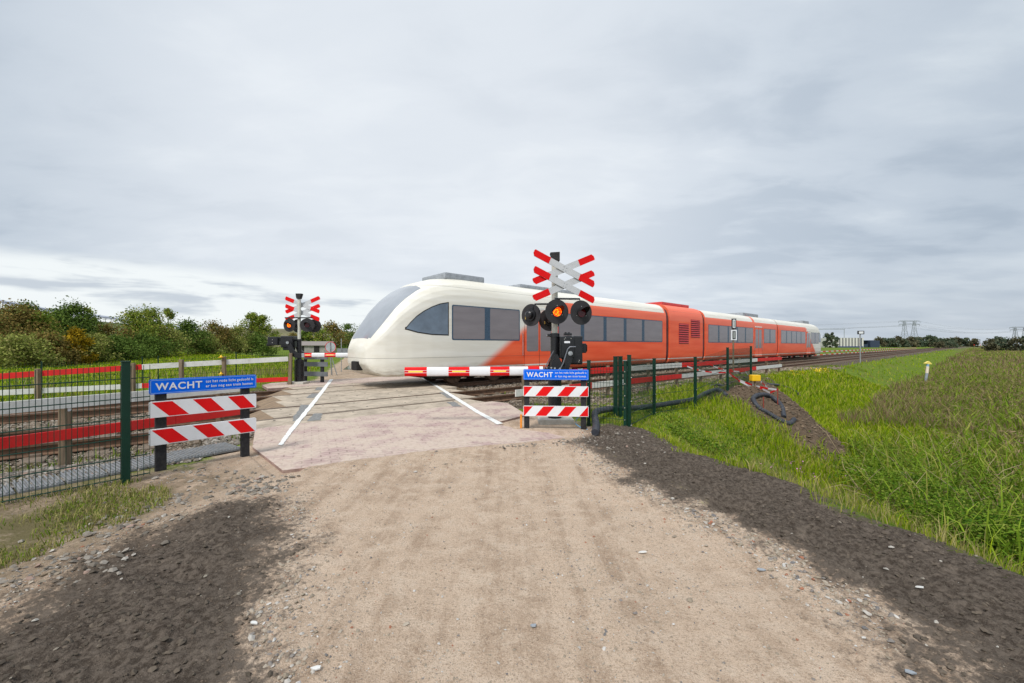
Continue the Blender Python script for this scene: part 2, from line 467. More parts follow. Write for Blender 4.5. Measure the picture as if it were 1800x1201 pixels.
sand = N.mix(N.math('MULTIPLY', N.ss(grit, .46, .38), .45), sand, (.63, .50, .375))
sand = N.mix(N.math('MULTIPLY', N.ss(nf, .54, .68), .42), sand, (.27, .195, .13))
sand = N.mix(N.math('MULTIPLY', N.ss(nmicro, .54, .66), .65), sand, (.16, .12, .09))
sand = N.mix(N.math('MULTIPLY', N.ss(nmicro, .42, .34), .45), sand, (.68, .62, .54))
sand = N.mix(N.math('MULTIPLY', zbr, N.ss(nm, .3, .6)), sand, N.mix(nf, (.13, .095, .06), (.30, .23, .155)))
soil = N.mix(N.ss(nf, .35, .65), (.054, .042, .033), (.145, .117, .094))
soil = N.mix(N.math('MULTIPLY', N.ss(nmicro, .55, .66), .5), soil, (.20, .17, .14))
soil = N.mix(N.math('MULTIPLY', N.ss(nm, .56, .70), .35), soil, (.26, .21, .165))
soil = N.mix(N.math('MULTIPLY', zbr, .6), soil, N.mix(nf, (.07, .047, .028), (.19, .13, .08)))
gr = N.mix(N.ss(nm, .35, .65), (.07, .12, .014), (.16, .22, .03))
gr = N.mix(N.math('MULTIPLY', N.ss(nl, .50, .68), .6), gr, (.17, .14, .05))
gr = N.mix(N.math('MULTIPLY', N.ss(nf, .55, .7), .4), gr, (.09, .065, .035))
gr = N.mix(N.math('MULTIPLY', zbr, N.ss(N.noise(P, .25, 4, .6), .3, .6, .35, .95)), gr, (.15, .125, .065))
vor = N.n('TexVoronoi'); vor.inputs['Scale'].default_value = 24; N.L(P, vor.inputs['Vector'])
spv = N.n('SeparateColor'); N.L(vor.outputs['Color'], spv.inputs[0])
bal = N.mix(spv.outputs[0], (.10, .075, .05), (.27, .225, .175))
bal = N.mix(N.math('MULTIPLY', N.ss(spv.outputs[1], .8, .9), .7), bal, (.38, .34, .3))
bal = N.mix(N.ss(vor.outputs['Distance'], .35, .7), bal, (.045, .035, .025))
bal = N.mix(N.math('MULTIPLY', N.ss(nm, .54, .66), .5), bal, (.08, .09, .025))
def brk(z, a=.45): return N.ss(N.math('ADD', z, N.math('MULTIPLY', N.math('SUBTRACT', nf, .5), a)), .3, .7)
col = N.mix(brk(zb, .8), gr, bal); col = N.mix(brk(zs, .9), col, sand); col = N.mix(brk(zo, 1.2), col, soil)
N.setin(b.inputs['Base Color'], col); b.inputs['Roughness'].default_value = 1.0; b.inputs['Specular IOR Level'].default_value = .04
hh = N.math('ADD', N.math('MULTIPLY', nf, .55), N.math('ADD', N.math('MULTIPLY', nmicro, .25), N.math('MULTIPLY', grit, .5)))
hh = N.math('SUBTRACT', hh, N.math('MULTIPLY', N.math('MULTIPLY', vor.outputs['Distance'], zb), 1.6))
N.bump(hh, .9, .022, b)
ground = np_mesh('ground', np.stack([gx, gy, gzv], 1), [gf], gm, smooth=True)
at_ = ground.data.attributes.new('zone', 'FLOAT_COLOR', 'POINT')
at_.data.foreach_set('color', np.stack([SA, SO, BA, BR], 1).astype(np.float32).ravel())
tag(ground, 'sand, soil, grass and ballast ground around the crossing', None, None, 'structure')
def surf_z(x, y):
    """height of the finished ground mesh near (x, y)"""
    i = np.clip(np.searchsorted(gxs, x) - 1, 0, nx - 2); j = np.clip(np.searchsorted(gys, y) - 1, 0, ny - 2)
    Z = gzv.reshape(ny, nx)
    fx = (x - gxs[i]) / (gxs[i + 1] - gxs[i]); fy = (y - gys[j]) / (gys[j + 1] - gys[j])
    return (Z[j, i] * (1 - fx) + Z[j, i + 1] * fx) * (1 - fy) + (Z[j + 1, i] * (1 - fx) + Z[j + 1, i + 1] * fx) * fy
# ---------- shared materials -----------------------------------------------------------
M_rust = mat('rail_rust', (.15, .085, .05), .8, var=.3, scale=9, bump=.3, dirt=(.07, .05, .04), dirtf=.6)
M_railtop = mat('rail_top', (.17, .12, .085), .45, metal=.4, var=.2, scale=3, stretch=(.5, 8, 8), dirt=(.2, .12, .07), dirtf=.5)
M_sleeper = mat('sleeper', (.17, .13, .095), .9, var=.35, scale=5, bump=.5, dirt=(.08, .06, .045), dirtf=.7)
M_slab = mat('slab_concrete', (.45, .375, .29), .85, var=.2, scale=2.2, bump=.35, bscale=90, dirt=(.17, .13, .095), dirtf=.75)
M_slabend = mat('slab_end', (.25, .175, .11), .85, var=.3, scale=4, bump=.5, stretch=(1, 6, 1), dirt=(.10, .07, .05), dirtf=.6)
M_blackp = mat('recycled_black', (.018, .018, .02), .75, var=.3, scale=14, bump=.6, bscale=120, dirt=(.07, .06, .05), dirtf=.4)
M_green = mat('green_powder', (.004, .034, .020), .45, var=.15, scale=5, spec=.3)
M_wood = mat('fence_wood', (.21, .155, .10), .85, var=.3, scale=4, stretch=(6, 6, .6), bump=.4, dirt=(.1, .075, .05), dirtf=.5)
M_pwhite = mat('white_plank', (.70, .69, .65), .6, var=.06, scale=3, bump=.15, dirt=(.42, .38, .31), dirtf=.5)
M_pred = mat('red_plank', (.70, .014, .012), .6, var=.12, scale=3, bump=.15, dirt=(.42, .05, .04), dirtf=.5)
M_swhite = mat('sign_white', (.78, .79, .81), .5, var=.03, scale=4, dirt=(.6, .59, .56), dirtf=.3)
M_sred = mat('sign_red', (.74, .008, .010), .55, var=.06, scale=4, spec=.12, dirt=(.5, .05, .04), dirtf=.25)
M_sblue = mat('sign_blue', (.0, .135, .80), .55, var=.06, scale=4, spec=.12)
M_alu = mat('aluminium', (.55, .56, .57), .45, metal=.6, var=.08)
M_galv = mat('galvanised', (.42, .44, .45), .5, metal=.7, var=.18, scale=18)
M_conc = mat('cast_concrete', (.50, .48, .43), .9, var=.14, scale=5, bump=.4, dirt=(.30, .26, .20), dirtf=.6)
M_mast = mat('mast_cream', (.60, .60, .53), .45, var=.05, dirt=(.42, .42, .36), dirtf=.4)
M_black = mat('black_paint', (.012, .012, .014), .3, var=.2, spec=.5)
M_darkdisc = mat('dark_disc', (.028, .026, .028), .6, var=.15)
M_screw = mat('bright_screw', (.7, .68, .62), .35, metal=.8)
M_yellow = mat('yellow_plastic', (.85, .5, .01), .45, var=.08)
M_rubber = mat('grey_mat', (.20, .21, .22), .8, var=.2, scale=7, bump=.3, dirt=(.26, .22, .17), dirtf=.6)

# ---------- railway tracks -----------------------------------------------------------------
def slabrange(c):
    return 1.55 + (c - 8.8) * .32, 6.35 + (c - 8.8) * .42
def make_track(c0, label):
    root = thing('railway_track', label, 'railway track', W(0, c0), ANG, 'two parallel railway tracks')
    for s in (-1, 1):
        y = s * .7535
        prof = [(-.036, 0), (.036, 0), (.036, -.035), (.009, -.05), (.009, -.135), (.07, -.155), (.07, -.168), (-.07, -.168), (-.07, -.155), (-.009, -.135), (-.009, -.05), (-.036, -.035)]
        m = MB(); n = len(prof)
        x0, x1 = -26, 900
        m.add([(x0, y + a, b_) for a, b_ in prof] + [(x1, y + a, b_) for a, b_ in prof],
              [(i, (i + 1) % n, n + (i + 1) % n, n + i) for i in range(n)])
        r = m.build('rail', [M_rust, M_railtop], root)
        r.data.polygons[0].material_index = 1
    sl = None; rest = MB(); k = 0
    lo, hi = slabrange(c0)
    xs = [lo - .5 - .62 * i for i in range(20)] + [hi + .5 + .62 * i for i in range(78)]
    for x in xs:
        if sl is None:
            a = MB(); a.box((0, 0, -.235), (.25, 2.5, .13), bev=.015)
            for s in (-1, 1):
                for q in (-.11, .11): a.box((0, s * .7535 + q, -.155), (.12, .07, .05), bev=.01)
            sl = a.build('sleeper', M_sleeper, root); o = sl
        else:
            o = sl.copy(); COL.objects.link(o)
        o.location = (x, random.uniform(-.02, .02), random.uniform(-.008, .008)); o.rotation_euler = (0, 0, random.uniform(-.012, .012))
    x = xs[-1]
    for i in range(500):
        x += .62; rest.box((x, 0, -.235), (.25, 2.5, .13))
    r = rest.build('sleeper_row', M_sleeper, root); r['kind'] = 'stuff'
make_track(9.6, 'near railway track with brown rusty rails, closest to the road signs')
make_track(13.6, 'far railway track, the one the train runs on')

# ---------- crossing slabs ------------------------------------------------------------------
deck = thing('level_crossing', 'concrete slab deck of the level crossing laid between and beside the rails', 'crossing', W(0, 8.8, 0), ANG)
def slab(c0, c1, nsplit, toff=(0, 0)):
    cm = (c0 + c1) / 2; a, b_ = slabrange(cm); a += toff[0]; b_ += toff[1]
    L = b_ - a; h = (c1 - c0) / 2; yc = cm - 8.8
    cuts = [0] + [L * (i / nsplit) + random.uniform(-.1, .1) for i in range(1, nsplit)] + [L]
    for i in range(nsplit):
        x0, x1 = a + cuts[i] + .006, a + cuts[i + 1] - .006
        m = MB(); m.box(((x0 + x1) / 2, yc, -.075), (x1 - x0, 2 * h - .008, .15), bev=.012)
        sl_ = m.build('slab', M_slab, deck)
        for dx in (.22, .78):
            for dy in (-.62, .62):
                if h > .4 or dy > 0:
                    mh = MB(); mh.cyl((x0 + (x1 - x0) * dx, yc + dy * h, -.001), (x0 + (x1 - x0) * dx, yc + dy * h, .0025), .026, n=10)
                    mh.build('lifting_hole', M_blackp, sl_)
    for s, x in ((-1, a), (1, b_)):
        m = MB()
        m.add([(x, yc - h, -.005), (x, yc + h, -.005), (x + s * .42, yc + h, -.14), (x + s * .42, yc - h, -.14), (x, yc - h, -.19), (x, yc + h, -.19), (x + s * .42, yc + h, -.19), (x + s * .42, yc - h, -.19)],
              [(0, 1, 2, 3), (0, 3, 7, 4), (1, 2, 6, 5), (2, 3, 7, 6), (0, 1, 5, 4), (4, 5, 6, 7)])
        m.build('end_wedge', M_slabend, deck)
slab(8.02, 8.79, 2, (-.25, .05)); slab(8.965, 10.235, 3); slab(10.42, 11.55, 3, (.1, 0)); slab(11.57, 12.785, 3, (-.1, 0)); slab(12.965, 14.235, 3); slab(14.415, 15.15, 2)
# asphalt patches beside the white lines
def strip(pts_l, pts_r, z, name, m, jitter=.0, sub=24, th=0.0):
    vs, fs = [], []
    n = len(pts_l)
    def interp(P, u):
        u *= n - 1; i = min(int(u), n - 2); f = u - i
        return Vector(P[i]) * (1 - f) + Vector(P[i + 1]) * f
    for k in range(sub + 1):
        a, b_ = interp(pts_l, k / sub), interp(pts_r, k / sub)
        d = (b_ - a).normalized()
        a = a + d * random.uniform(-1, 1) * jitter; b_ = b_ + d * random.uniform(-1, 1) * jitter
        vs += [(a.x, a.y, z), (b_.x, b_.y, z)]
        if k: fs.append((2 * k - 2, 2 * k - 1, 2 * k + 1, 2 * k))
    return MB().add(vs, fs).build(name, m)
M_line = mat('road_paint', (.80, .80, .77), .7, var=.08, scale=12, dirt=(.42, .38, .33), dirtf=.65)
M_asph = mat('asphalt_patch', (.20, .20, .195), .9, var=.3, scale=20, bump=.6, dirt=(.36, .33, .29), dirtf=.5)
def px2(pts, z=0.0): return [tuple(atg(px, py, z)[:2]) for px, py in pts]
l = strip(px2([(580, 667), (549, 706), (511, 752), (499, 768), (489, 783)]), px2([(586, 667), (557, 706), (520, 752), (508, 768), (496, 784)]), .008, 'road_line', M_line, .009, 60)
tag(l, 'left white edge line painted across the slabs and pink paving', None, None, 'structure')
l = strip(px2([(736, 662), (767, 681), (799, 702), (835, 725), (874, 747)]), px2([(740, 662), (774, 681), (808, 702), (845, 725), (884, 745)]), .008, 'road_line', M_line, .007, 60)
tag(l, 'right white edge line painted across the slabs and pink paving', None, None, 'structure')
for i, (pl, pr) in enumerate((([(529, 712), (512, 741)], [(543, 712), (532, 739)]), ([(548, 692), (538, 700)], [(561, 692), (552, 700)]), ([(558, 681), (553, 686)], [(572, 681), (567, 686)]),
                              ([(553, 727), (540, 741)], [(566, 727), (563, 739)]), ([(772, 690), (786, 700)], [(786, 690), (800, 700)]), ([(785, 707), (796, 715)], [(800, 707), (812, 715)]))):
    o = strip(px2(pl), px2(pr), .0045, 'asphalt_patch', M_asph, .02, 10)
    tag(o, None, None, None, 'structure')

# ---------- brick paving ------------------------------------------------------------------------
bm_, nt, b = new_mat('pink_bricks'); N = NT(nt)
P = N.n('NewGeometry').outputs['Position']
Pr = N.map(P, (1, 1, 1), (0, 0, -R(26)))
br = N.n('TexBrick'); N.L(Pr, br.inputs['Vector']); br.offset = .5
br.inputs['Scale'].default_value = 1; br.inputs['Brick Width'].default_value = .21; br.inputs['Row Height'].default_value = .105
br.inputs['Mortar Size'].default_value = .009; br.inputs['Mortar Smooth'].default_value = .3
br.inputs['Color1'].default_value = (.42, .295, .275, 1); br.inputs['Color2'].default_value = (.34, .235, .22, 1); br.inputs['Mortar'].default_value = (.17, .11, .10, 1)
# zig-zag bond: shift every band sideways
n1 = N.noise(P, 2.0, 6, .66, .4); n2 = N.noise(P, 14, 5, .7); n3 = N.noise(N.map(P, (9, 1.2, 1), (0, 0, -R(20))), 1, 4, .6)
cov = N.math('ADD', N.math('MULTIPLY', n1, .62), N.math('ADD', N.math('MULTIPLY', n2, .2), N.math('MULTIPLY', n3, .18)))
brc = N.mix(.25, br.outputs[0], (.62, .50, .45))
sandc = N.mix(N.ss(n2, .35, .65), (.52, .425, .34), (.62, .53, .44))
colr = N.mix(N.math('MULTIPLY', N.ss(cov, .40, .54), .74), brc, sandc)
colr = N.mix(N.math('MULTIPLY', N.ss(n2, .55, .72), .35), colr, (.33, .25, .21))
N.setin(b.inputs['Base Color'], colr); b.inputs['Roughness'].default_value = 1; b.inputs['Specular IOR Level'].default_value = .05
N.bump(N.math('ADD', N.math('MULTIPLY', br.outputs['Fac'], -.7), N.math('MULTIPLY', n2, .6)), .55, .008, b)
M_kerb = mat('red_kerb', (.30, .20, .17), .9, var=.2, scale=8, bump=.4, dirt=(.45, .37, .3), dirtf=.5)
def paving(poly, z, name, label, th=.09):
    m = MB()
    m.prism(poly, z - th, z, 'z')
    o = m.build(name, [bm_, M_kerb])
    for p in o.data.polygons:
        if abs(p.normal.z) < .5: p.material_index = 1
    return tag(o, label, None, None, 'structure')
paving(PAVE, 0.0, 'brick_paving', 'pink herringbone brick paving, sanded over, in front of the rails')
FP = [W(2.9, 15.2), W(9.7, 15.2), W(9.8, 17.3), W(8.6, 17.5), W(3.4, 17.3), W(3.0, 16.7)]
paving([tuple(p[:2]) for p in FP], .0, 'brick_paving', 'pink brick paving strip behind the far track')

# ---------- ribbed mats along the left fence -----------------------------------------------------
mat_root = None
for i in range(7):
    f0, f1 = i / 7, (i + 1) / 7
    a0 = atg(-70, 893, -.06).lerp(atg(425, 791, -.02), f0 + .004); a1 = atg(-70, 893, -.06).lerp(atg(425, 791, -.02), f1 - .004)
    d = (a1 - a0); L = d.length; rz = math.atan2(d.y, d.x)
    mb = MB(); mb.box((L / 2, .26, -.03), (L, .52, .03), bev=.006)
    k = int(L / .032)
    for j in range(k): mb.box(((j + .5) * L / k, .26, -.009), (.014, .5, .014))
    root = tag(mb.build('ribbed_mat', M_rubber, None, (a0.x, a0.y, .03 - .03 * (1 - f0))), None, 'floor mat', 'grey ribbed mats along the left fence')
    root.rotation_euler = (0, 0, rz)
    root['label'] = ['grey ribbed mat at the left picture edge behind the mesh fence', 'second grey ribbed mat from the left picture edge', 'third grey ribbed mat from the left, behind the mesh fence', 'grey ribbed mat just left of the thick green fence post',
                     'grey ribbed mat directly behind the thick green fence post', 'grey ribbed mat behind the left leg of the left warning sign', 'grey ribbed mat nearest the paving, half sanded over'][i]

# ---------- wire mesh fences --------------------------------------------------------------------------
def mesh_panel(m, p0, p1, h, z_lo=.04, step=.05, r=.0028, rh=.0035, horiz=.2):
    p0, p1 = Vector(p0), Vector(p1); L = (p1 - p0).to_2d().length; n = max(2, int(L / step))
    d = (p1 - p0) / n
    for i in range(n + 1):
        q = p0 + d * i
        m.cyl(q + Vector((0, 0, z_lo)), q + Vector((0, 0, h)), r, n=4, caps=False, smooth=False)
    nn = (p1 - p0).to_2d().orthogonal().normalized() * .006
    off = Vector((nn.x, nn.y, 0)); z = z_lo + .02
    while z <= h + .01:
        for s in (-1, 1):
            m.cyl(p0 + off * s + Vector((0, 0, z)), p1 + off * s + Vector((0, 0, z)), rh, n=4, caps=False, smooth=False)
        z += horiz
def green_fence(name, label, posts, h, panels, post_w=(.06, .04), step=.05, r=.0028, rh=.0035, post_h=None, clips=True):
    """posts: world points at the foot; panels: index pairs"""
    o0 = Vector(posts[0]); root = thing(name, label, 'fence', o0, 0)
    loc = [Vector(p) - o0 for p in posts]
    for i, p in enumerate(loc):
        j = min(i + 1, len(loc) - 1); k = max(i - 1, 0)
        dd = (loc[j] - loc[k]); a = math.atan2(dd.y, dd.x)
        m = MB(); hh = (post_h or h + .04)
        m.box((0, 0, hh / 2 - .1), (post_w[1], post_w[0], hh + .2), (0, 0, a), .004, M=Matrix.Translation(p))
        m.box((0, 0, hh + .004), (post_w[1] + .008, post_w[0] + .008, .012), (0, 0, a), .003, M=Matrix.Translation(p))
        po = m.build('post', M_green, root)
        if clips:
            m = MB()
            z = .06
            cs = Vector((math.cos(a), math.sin(a), 0)); cn = Vector((math.sin(a), -math.cos(a), 0))
            while z < h + .01:
                m.cyl(p + cn * (post_w[0] / 2 - .002) + Vector((0, 0, z)), p + cn * (post_w[0] / 2 + .014) + Vector((0, 0, z)), .008, n=6)
                z += .2 if len(posts) < 4 else .4
            m.build('clip', M_screw, po)
    for a, b_ in panels:
        m = MB(); mesh_panel(m, loc[a], loc[b_], h, step=step, r=r, rh=rh)
        m.build('mesh_panel', M_green, root)
    return root
# near left
pL = atg(221, 850, 0.0); pL0 = atg(-14, 898, -.02); d = (pL - pL0).normalized()
nL = Vector((-d.y, d.x, 0)) * -.05
rt = green_fence('mesh_fence', 'dark green wire mesh fence panel in the lower left foreground', [pL, pL - d * 2.5], 1.19, [(0, 1)], (.065, .065), step=.037, r=.0034, rh=.0045)
m = MB(); mesh_panel(m, Vector((0, 0, 0)) + d * .04, d * .185, 1.19, step=.037, r=.0034, rh=.0045); m.build('mesh_panel', M_green, rt)
# near right run
def fp(px, c, z=-.09):
    s = (px - 900) / F; Y = c / (.749 - .663 * s); return at(px, Y, gz(at(px, Y).x, Y))
prun = [fp(1106, 3.86), fp(1150, 4.62), fp(1222, 4.42), fp(1279, 4.5), fp(1320, 4.85)]
green_fence('mesh_fence', 'long green mesh fence running right before the planks', prun, 1.19, [(0, 1), (1, 2), (2, 3), (3, 4)], (.06, .045))
pg = [at(1035, 7.12, -.1), at(1099, 6.85, -.1)]
green_fence('mesh_fence', 'short green mesh gate panel right beside the right-hand warning sign', pg, 1.19, [(0, 1)], (.065, .05))
pg = [at(1082, 8.2, -.09), at(1090.5, 8.25, -.09)]
green_fence('gate_posts', 'pair of green steel gate posts standing behind the short mesh panel', pg, 1.22, [], (.07, .06), clips=False)
pg = [at(1091, 8.32, -.09), fp(1222, 5.0), fp(1320, 5.3)]
# far left run behind the boards
ps = []
for px in (-90, 73, 250, 278, 415, 520):
    s = (px - 900) / F; Y = 20.9 / (.749 - .663 * s); p = at(px, Y); ps.append(Vector((p.x, p.y, -.42 + .28 * float(sstep(-4, 4, p.x * DT.x + p.y * DT.y)))))
green_fence('mesh_fence', 'green mesh fence on the far side of the tracks at the left', ps, 1.2, [(0, 1), (1, 2), (3, 4), (4, 5)], step=.075, r=.0035, rh=.005, clips=False)

# ---------- red and white boards along the tracks -----------------------------------------------------
def plank_run(root, o0, pts, h, z0, cols, th=.03, zf=lambda f: 0, nrm=None):
    """pts: list of (start,end,colour index)"""
    for a, b_, ci in pts:
        a, b_ = Vector(a) - o0, Vector(b_) - o0; d = b_ - a; L = d.to_2d().length; rz = math.atan2(d.y, d.x)
        tilt = -math.atan2(d.z, L)
        m = MB(); m.box((L / 2, 0, h / 2), (L - .004, th, h), bev=.004, M=Matrix.Translation(a + Vector((0, 0, z0))) @ Euler((0, tilt, rz)).to_matrix().to_4x4())
        m.build('plank', M_pred if ci else M_pwhite, root)
def wood_post(root, p, ztop, zbot=-.4, w=.085, lean=0.0):
    m = MB(); m.box((0, 0, (ztop + zbot) / 2), (w, w, ztop - zbot), (0, lean, random.uniform(0, .3)), .006, M=Matrix.Translation(p)); return m.build('post', M_wood, root)
# A: near track, left
A0 = Vector((-5.53, 4.44, 0)); Ad = Vector((.451, .892, 0)); A0 -= Ad * .9
ra = thing('board_barrier', 'white over red planks between the left foreground mesh fence and the nearest rail', 'barrier', A0, 0, 'red and white plank barriers')
def Apt(k, dz=0): return A0 + Ad * (k + .9) + Vector((0, 0, dz))
plank_run(ra, A0, [(Apt(-.9), Apt(1.15), 0), (Apt(1.15), Apt(2.55), 0)], .135, .65, None)
plank_run(ra, A0, [(Apt(-.9), Apt(1.6), 1), (Apt(1.6), Apt(2.62), 1)], .125, .275, None)
back = Vector((-Ad.y, Ad.x, 0)) * .06
wood_post(ra, Apt(.51) + back - A0, .68); p_ = wood_post(ra, Apt(2.22) + back - A0, .7)
m = MB(); m.cyl(Apt(.53) - A0 - Vector((-Ad.y, Ad.x, 0)) * -.015 + Vector((0, 0, .63)), Apt(.53) - A0 - Vector((-Ad.y, Ad.x, 0)) * -.013 + Vector((0, 0, .63)), .022, n=14)
m.build('tag', M_swhite, ra)
# B: near track, right
cB = 7.1
def Bt(px, z=0): return W(t_of(px, cB), cB, z)
B0 = W(t_of(906, cB), cB)
rb = thing('board_barrier', 'long red and white plank barrier in front of the near track, right of the crossing', 'barrier', B0, 0, 'red and white plank barriers')
up_ = [(962, 1015, 1), (1015, 1024, 0), (1024, 1098, 1), (1098, 1198, 0), (1198, 1277, 1), (1277, 1331, 0), (1331, 1374, 1)]
dn_ = [(906, 1000, 0), (1000, 1040, 1), (1040, 1097, 0), (1097, 1198, 1), (1198, 1276, 0), (1276, 1329, 1), (1329, 1374, 0)]
plank_run(rb, B0, [(Bt(a), Bt(b_), ci) for a, b_, ci in up_], .16, .60, None)
plank_run(rb, B0, [(Bt(a), Bt(b_), ci) for a, b_, ci in dn_], .16, .20, None)
for px in (924, 1005, 1072, 1143, 1193, 1235, 1270, 1303, 1350, 1372):
    wood_post(rb, W(t_of(px, cB), cB + .07) - B0, .80, -.35, .09)
# C: far side, left
C0 = at(508, 14.65, -.02); C1 = at(65, 11.9, -.17)
def Cp(px):
    s = (px - 900) / F; d = C1 - C0; k = (C0.x - s * C0.y) / (s * d.y - d.x); return C0 + d * k
rc = thing('board_barrier', 'red and white plank barrier on the far side of the tracks at the left', 'barrier', C0, 0, 'red and white plank barriers')
def zc_(px, a, b_): f = (px - 65) / (508 - 65); return a + (b_ - a) * f
def Cq(px, za, zb): p = Cp(px); return Vector((p.x, p.y, zc_(px, za, zb)))
for prs, (za, zb), hh in ((((-60, 68, 1), (68, 250, 1), (250, 316, 0), (316, 392, 0), (392, 507, 0)), (.49, .83), .165), (((-60, 68, 0), (68, 250, 0), (250, 392, 1), (392, 507, 1)), (.0, .12), .15)):
    plank_run(rc, C0, [(Cq(a, za, zb), Cq(b_, za, zb), ci) for a, b_, ci in prs], hh, 0, None)
for px, zt in ((65, .72), (232, .84), (317, .93), (392, 1.02), (508, 1.12)):
    p = Cp(px); q = wood_post(rc, Vector((p.x, p.y, 0)) + Vector((.05, -.02, 0)) - Vector((C0.x, C0.y, 0)), zt, -.5, .1, .03 if px > 500 else 0)
    q.location.z = -C0.z
# small yellow hooks on one post
p = Cp(392)
m = MB()
for z_ in (1.0, .44):
    m.cyl(Vector((p.x, p.y - .09, z_)) - C0, Vector((p.x, p.y - .09, z_ + .07)) - C0, .05, .012, 8); m.cyl(Vector((p.x, p.y - .09, z_ - .01)) - C0, Vector((p.x, p.y - .09, z_ + .005)) - C0, .085, .085, 8)
m.build('yellow_cap', M_yellow, rc)
# D: far side, right, seen beyond the train's tail
cD = 17.3; D0 = W(60, cD, -.5)
rd_ = thing('board_barrier', 'distant red and white barrier beyond the tracks, right of the train', 'barrier', D0, ANG, 'red and white plank barriers')
for i in range(24):
    for z_, off in ((.74, 0), (.20, 1)):
        m = MB()
        for k in range(4):
            m.box((i * 8 + k * 2 + 1, 0, z_ + .09), (1.97, .03, .17), mi=(k + off) % 2)
        m.build('plank', [M_pwhite, M_pred], rd_)
    m = MB(); m.box((i * 8 + .05, .06, .3), (.1, .1, 1.2)); m.box((i * 8 + 4.05, .06, .3), (.1, .1, 1.2)); m.build('post', M_wood, rd_)
# ---------- warning sign stands ------------------------------------------------------------------
def rrect(w, h, r, n=5):
    pts = []
    for cx, cy, a0 in ((w / 2 - r, h / 2 - r, 0), (-w / 2 + r, h / 2 - r, 90), (-w / 2 + r, -h / 2 + r, 180), (w / 2 - r, -h / 2 + r, 270)):
        for i in range(n + 1):
            a = R(a0 + 90 * i / n); pts.append((cx + r * math.cos(a), cy + r * math.sin(a)))
    return pts
def clip_rect(poly, x0, x1, y0, y1):
    def cl(p, f, g):
        out = []
        for i in range(len(p)):
            a, b_ = p[i], p[(i + 1) % len(p)]
            fa, fb = f(a), f(b_)
            if fa >= 0: out.append(a)
            if (fa >= 0) != (fb >= 0):
                t = fa / (fa - fb); out.append((a[0] + (b_[0] - a[0]) * t, a[1] + (b_[1] - a[1]) * t))
        return out
    for f in (lambda p: p[0] - x0, lambda p: x1 - p[0], lambda p: p[1] - y0, lambda p: y1 - p[1]):
        poly = cl(poly, f, 0)
        if len(poly) < 3: return []
    return poly
def warn_sign(label, p0, p1, boards, legs, stripes, plain=False):
    """p0,p1: world points of the board's ends (left, right as seen); boards: (z centre, height)"""
    p0, p1 = Vector(p0), Vector(p1); d = p1 - p0; L = d.to_2d().length; rz = math.atan2(d.y, d.x)
    root = thing('warning_sign', label, 'sign', (p0.x, p0.y, 0), rz)
    slope = 0
    for (x, z0, z1, w) in legs:
        m = MB(); m.box((x, .055, (z0 + z1) / 2), (w, .075, z1 - z0), bev=.008); m.build('leg', M_blackp, root)
    for i, (zc2, h) in enumerate(boards):
        m = MB()
        back = M_alu
        m.prism([(x + L / 2, z + zc2) for x, z in rrect(L, h, .016)], -.012, .014, 'y')
        face = M_sblue if (i == 0) else M_swhite
        if plain: face = mat('board_back', (.20, .215, .23), .5, metal=.3)
        bd = m.build('board', [face, M_alu], root)
        for f in bd.data.polygons:
            if f.normal.y > .5: f.material_index = 1
        m = MB()      # turned-back rim
        for zz in (zc2 - h / 2 + .012, zc2 + h / 2 - .012): m.box((L / 2, .022, zz), (L - .03, .016, .014))
        m.build('rim', M_alu, bd)
        if plain:
            continue
        if i == 0:
            m = MB(); a, c_ = rrect(L - .018, h - .018, .012), rrect(L - .028, h - .028, .009)
            n = len(a); vs = [(x + L / 2, -.0135, z + zc2) for x, z in a] + [(x + L / 2, -.0135, z + zc2) for x, z in c_]
            m.add(vs, [(k, (k + 1) % n, n + (k + 1) % n, n + k) for k in range(n)]); m.build('border', mat('pale_blue_line', (.25, .45, .85), .4, var=.02), bd)
            Mx = lambda x, z: Matrix.Translation((x, -.0142, z)) @ Matrix.Rotation(R(90), 4, 'X')
            text_mesh('WACHT', h * .66, 'lettering', M_swhite, bd, Mx(L * .052, zc2 - h * .225), .0022, track=1.12, fit=L * .405)
            text_mesh('tot het rode licht gedoofd is', h * .27, 'lettering', M_swhite, bd, Mx(L * .488, zc2 + h * .10), .0005, track=1.14, fit=L * .478)
            text_mesh('er kan nog een trein komen', h * .27, 'lettering', M_swhite, bd, Mx(L * .488, zc2 - h * .24), .0005, track=1.14, fit=L * .47)
        else:
            m = MB(); inx = .008
            for tl, tr, bl, brr in stripes:
                pl = [(tl * L, h / 2), (tr * L, h / 2), (brr * L, -h / 2), (bl * L, -h / 2)]
                pl = clip_rect(pl, inx, L - inx, -h / 2 + inx, h / 2 - inx)
                if pl: m.prism([(x, z + zc2) for x, z in pl], -.0135, -.011, 'y')
            m.build('stripes', M_sred, bd)
    return root
LSTR = [(.012, .182, .17, .342), (.362, .53, .515, .677), (.695, .853, .84, .993)]
RSTR = [(-.02, .152, -.18, .012), (.316, .485, .18, .347), (.652, .822, .517, .68), (.99, 1.15, .852, 1.02)]
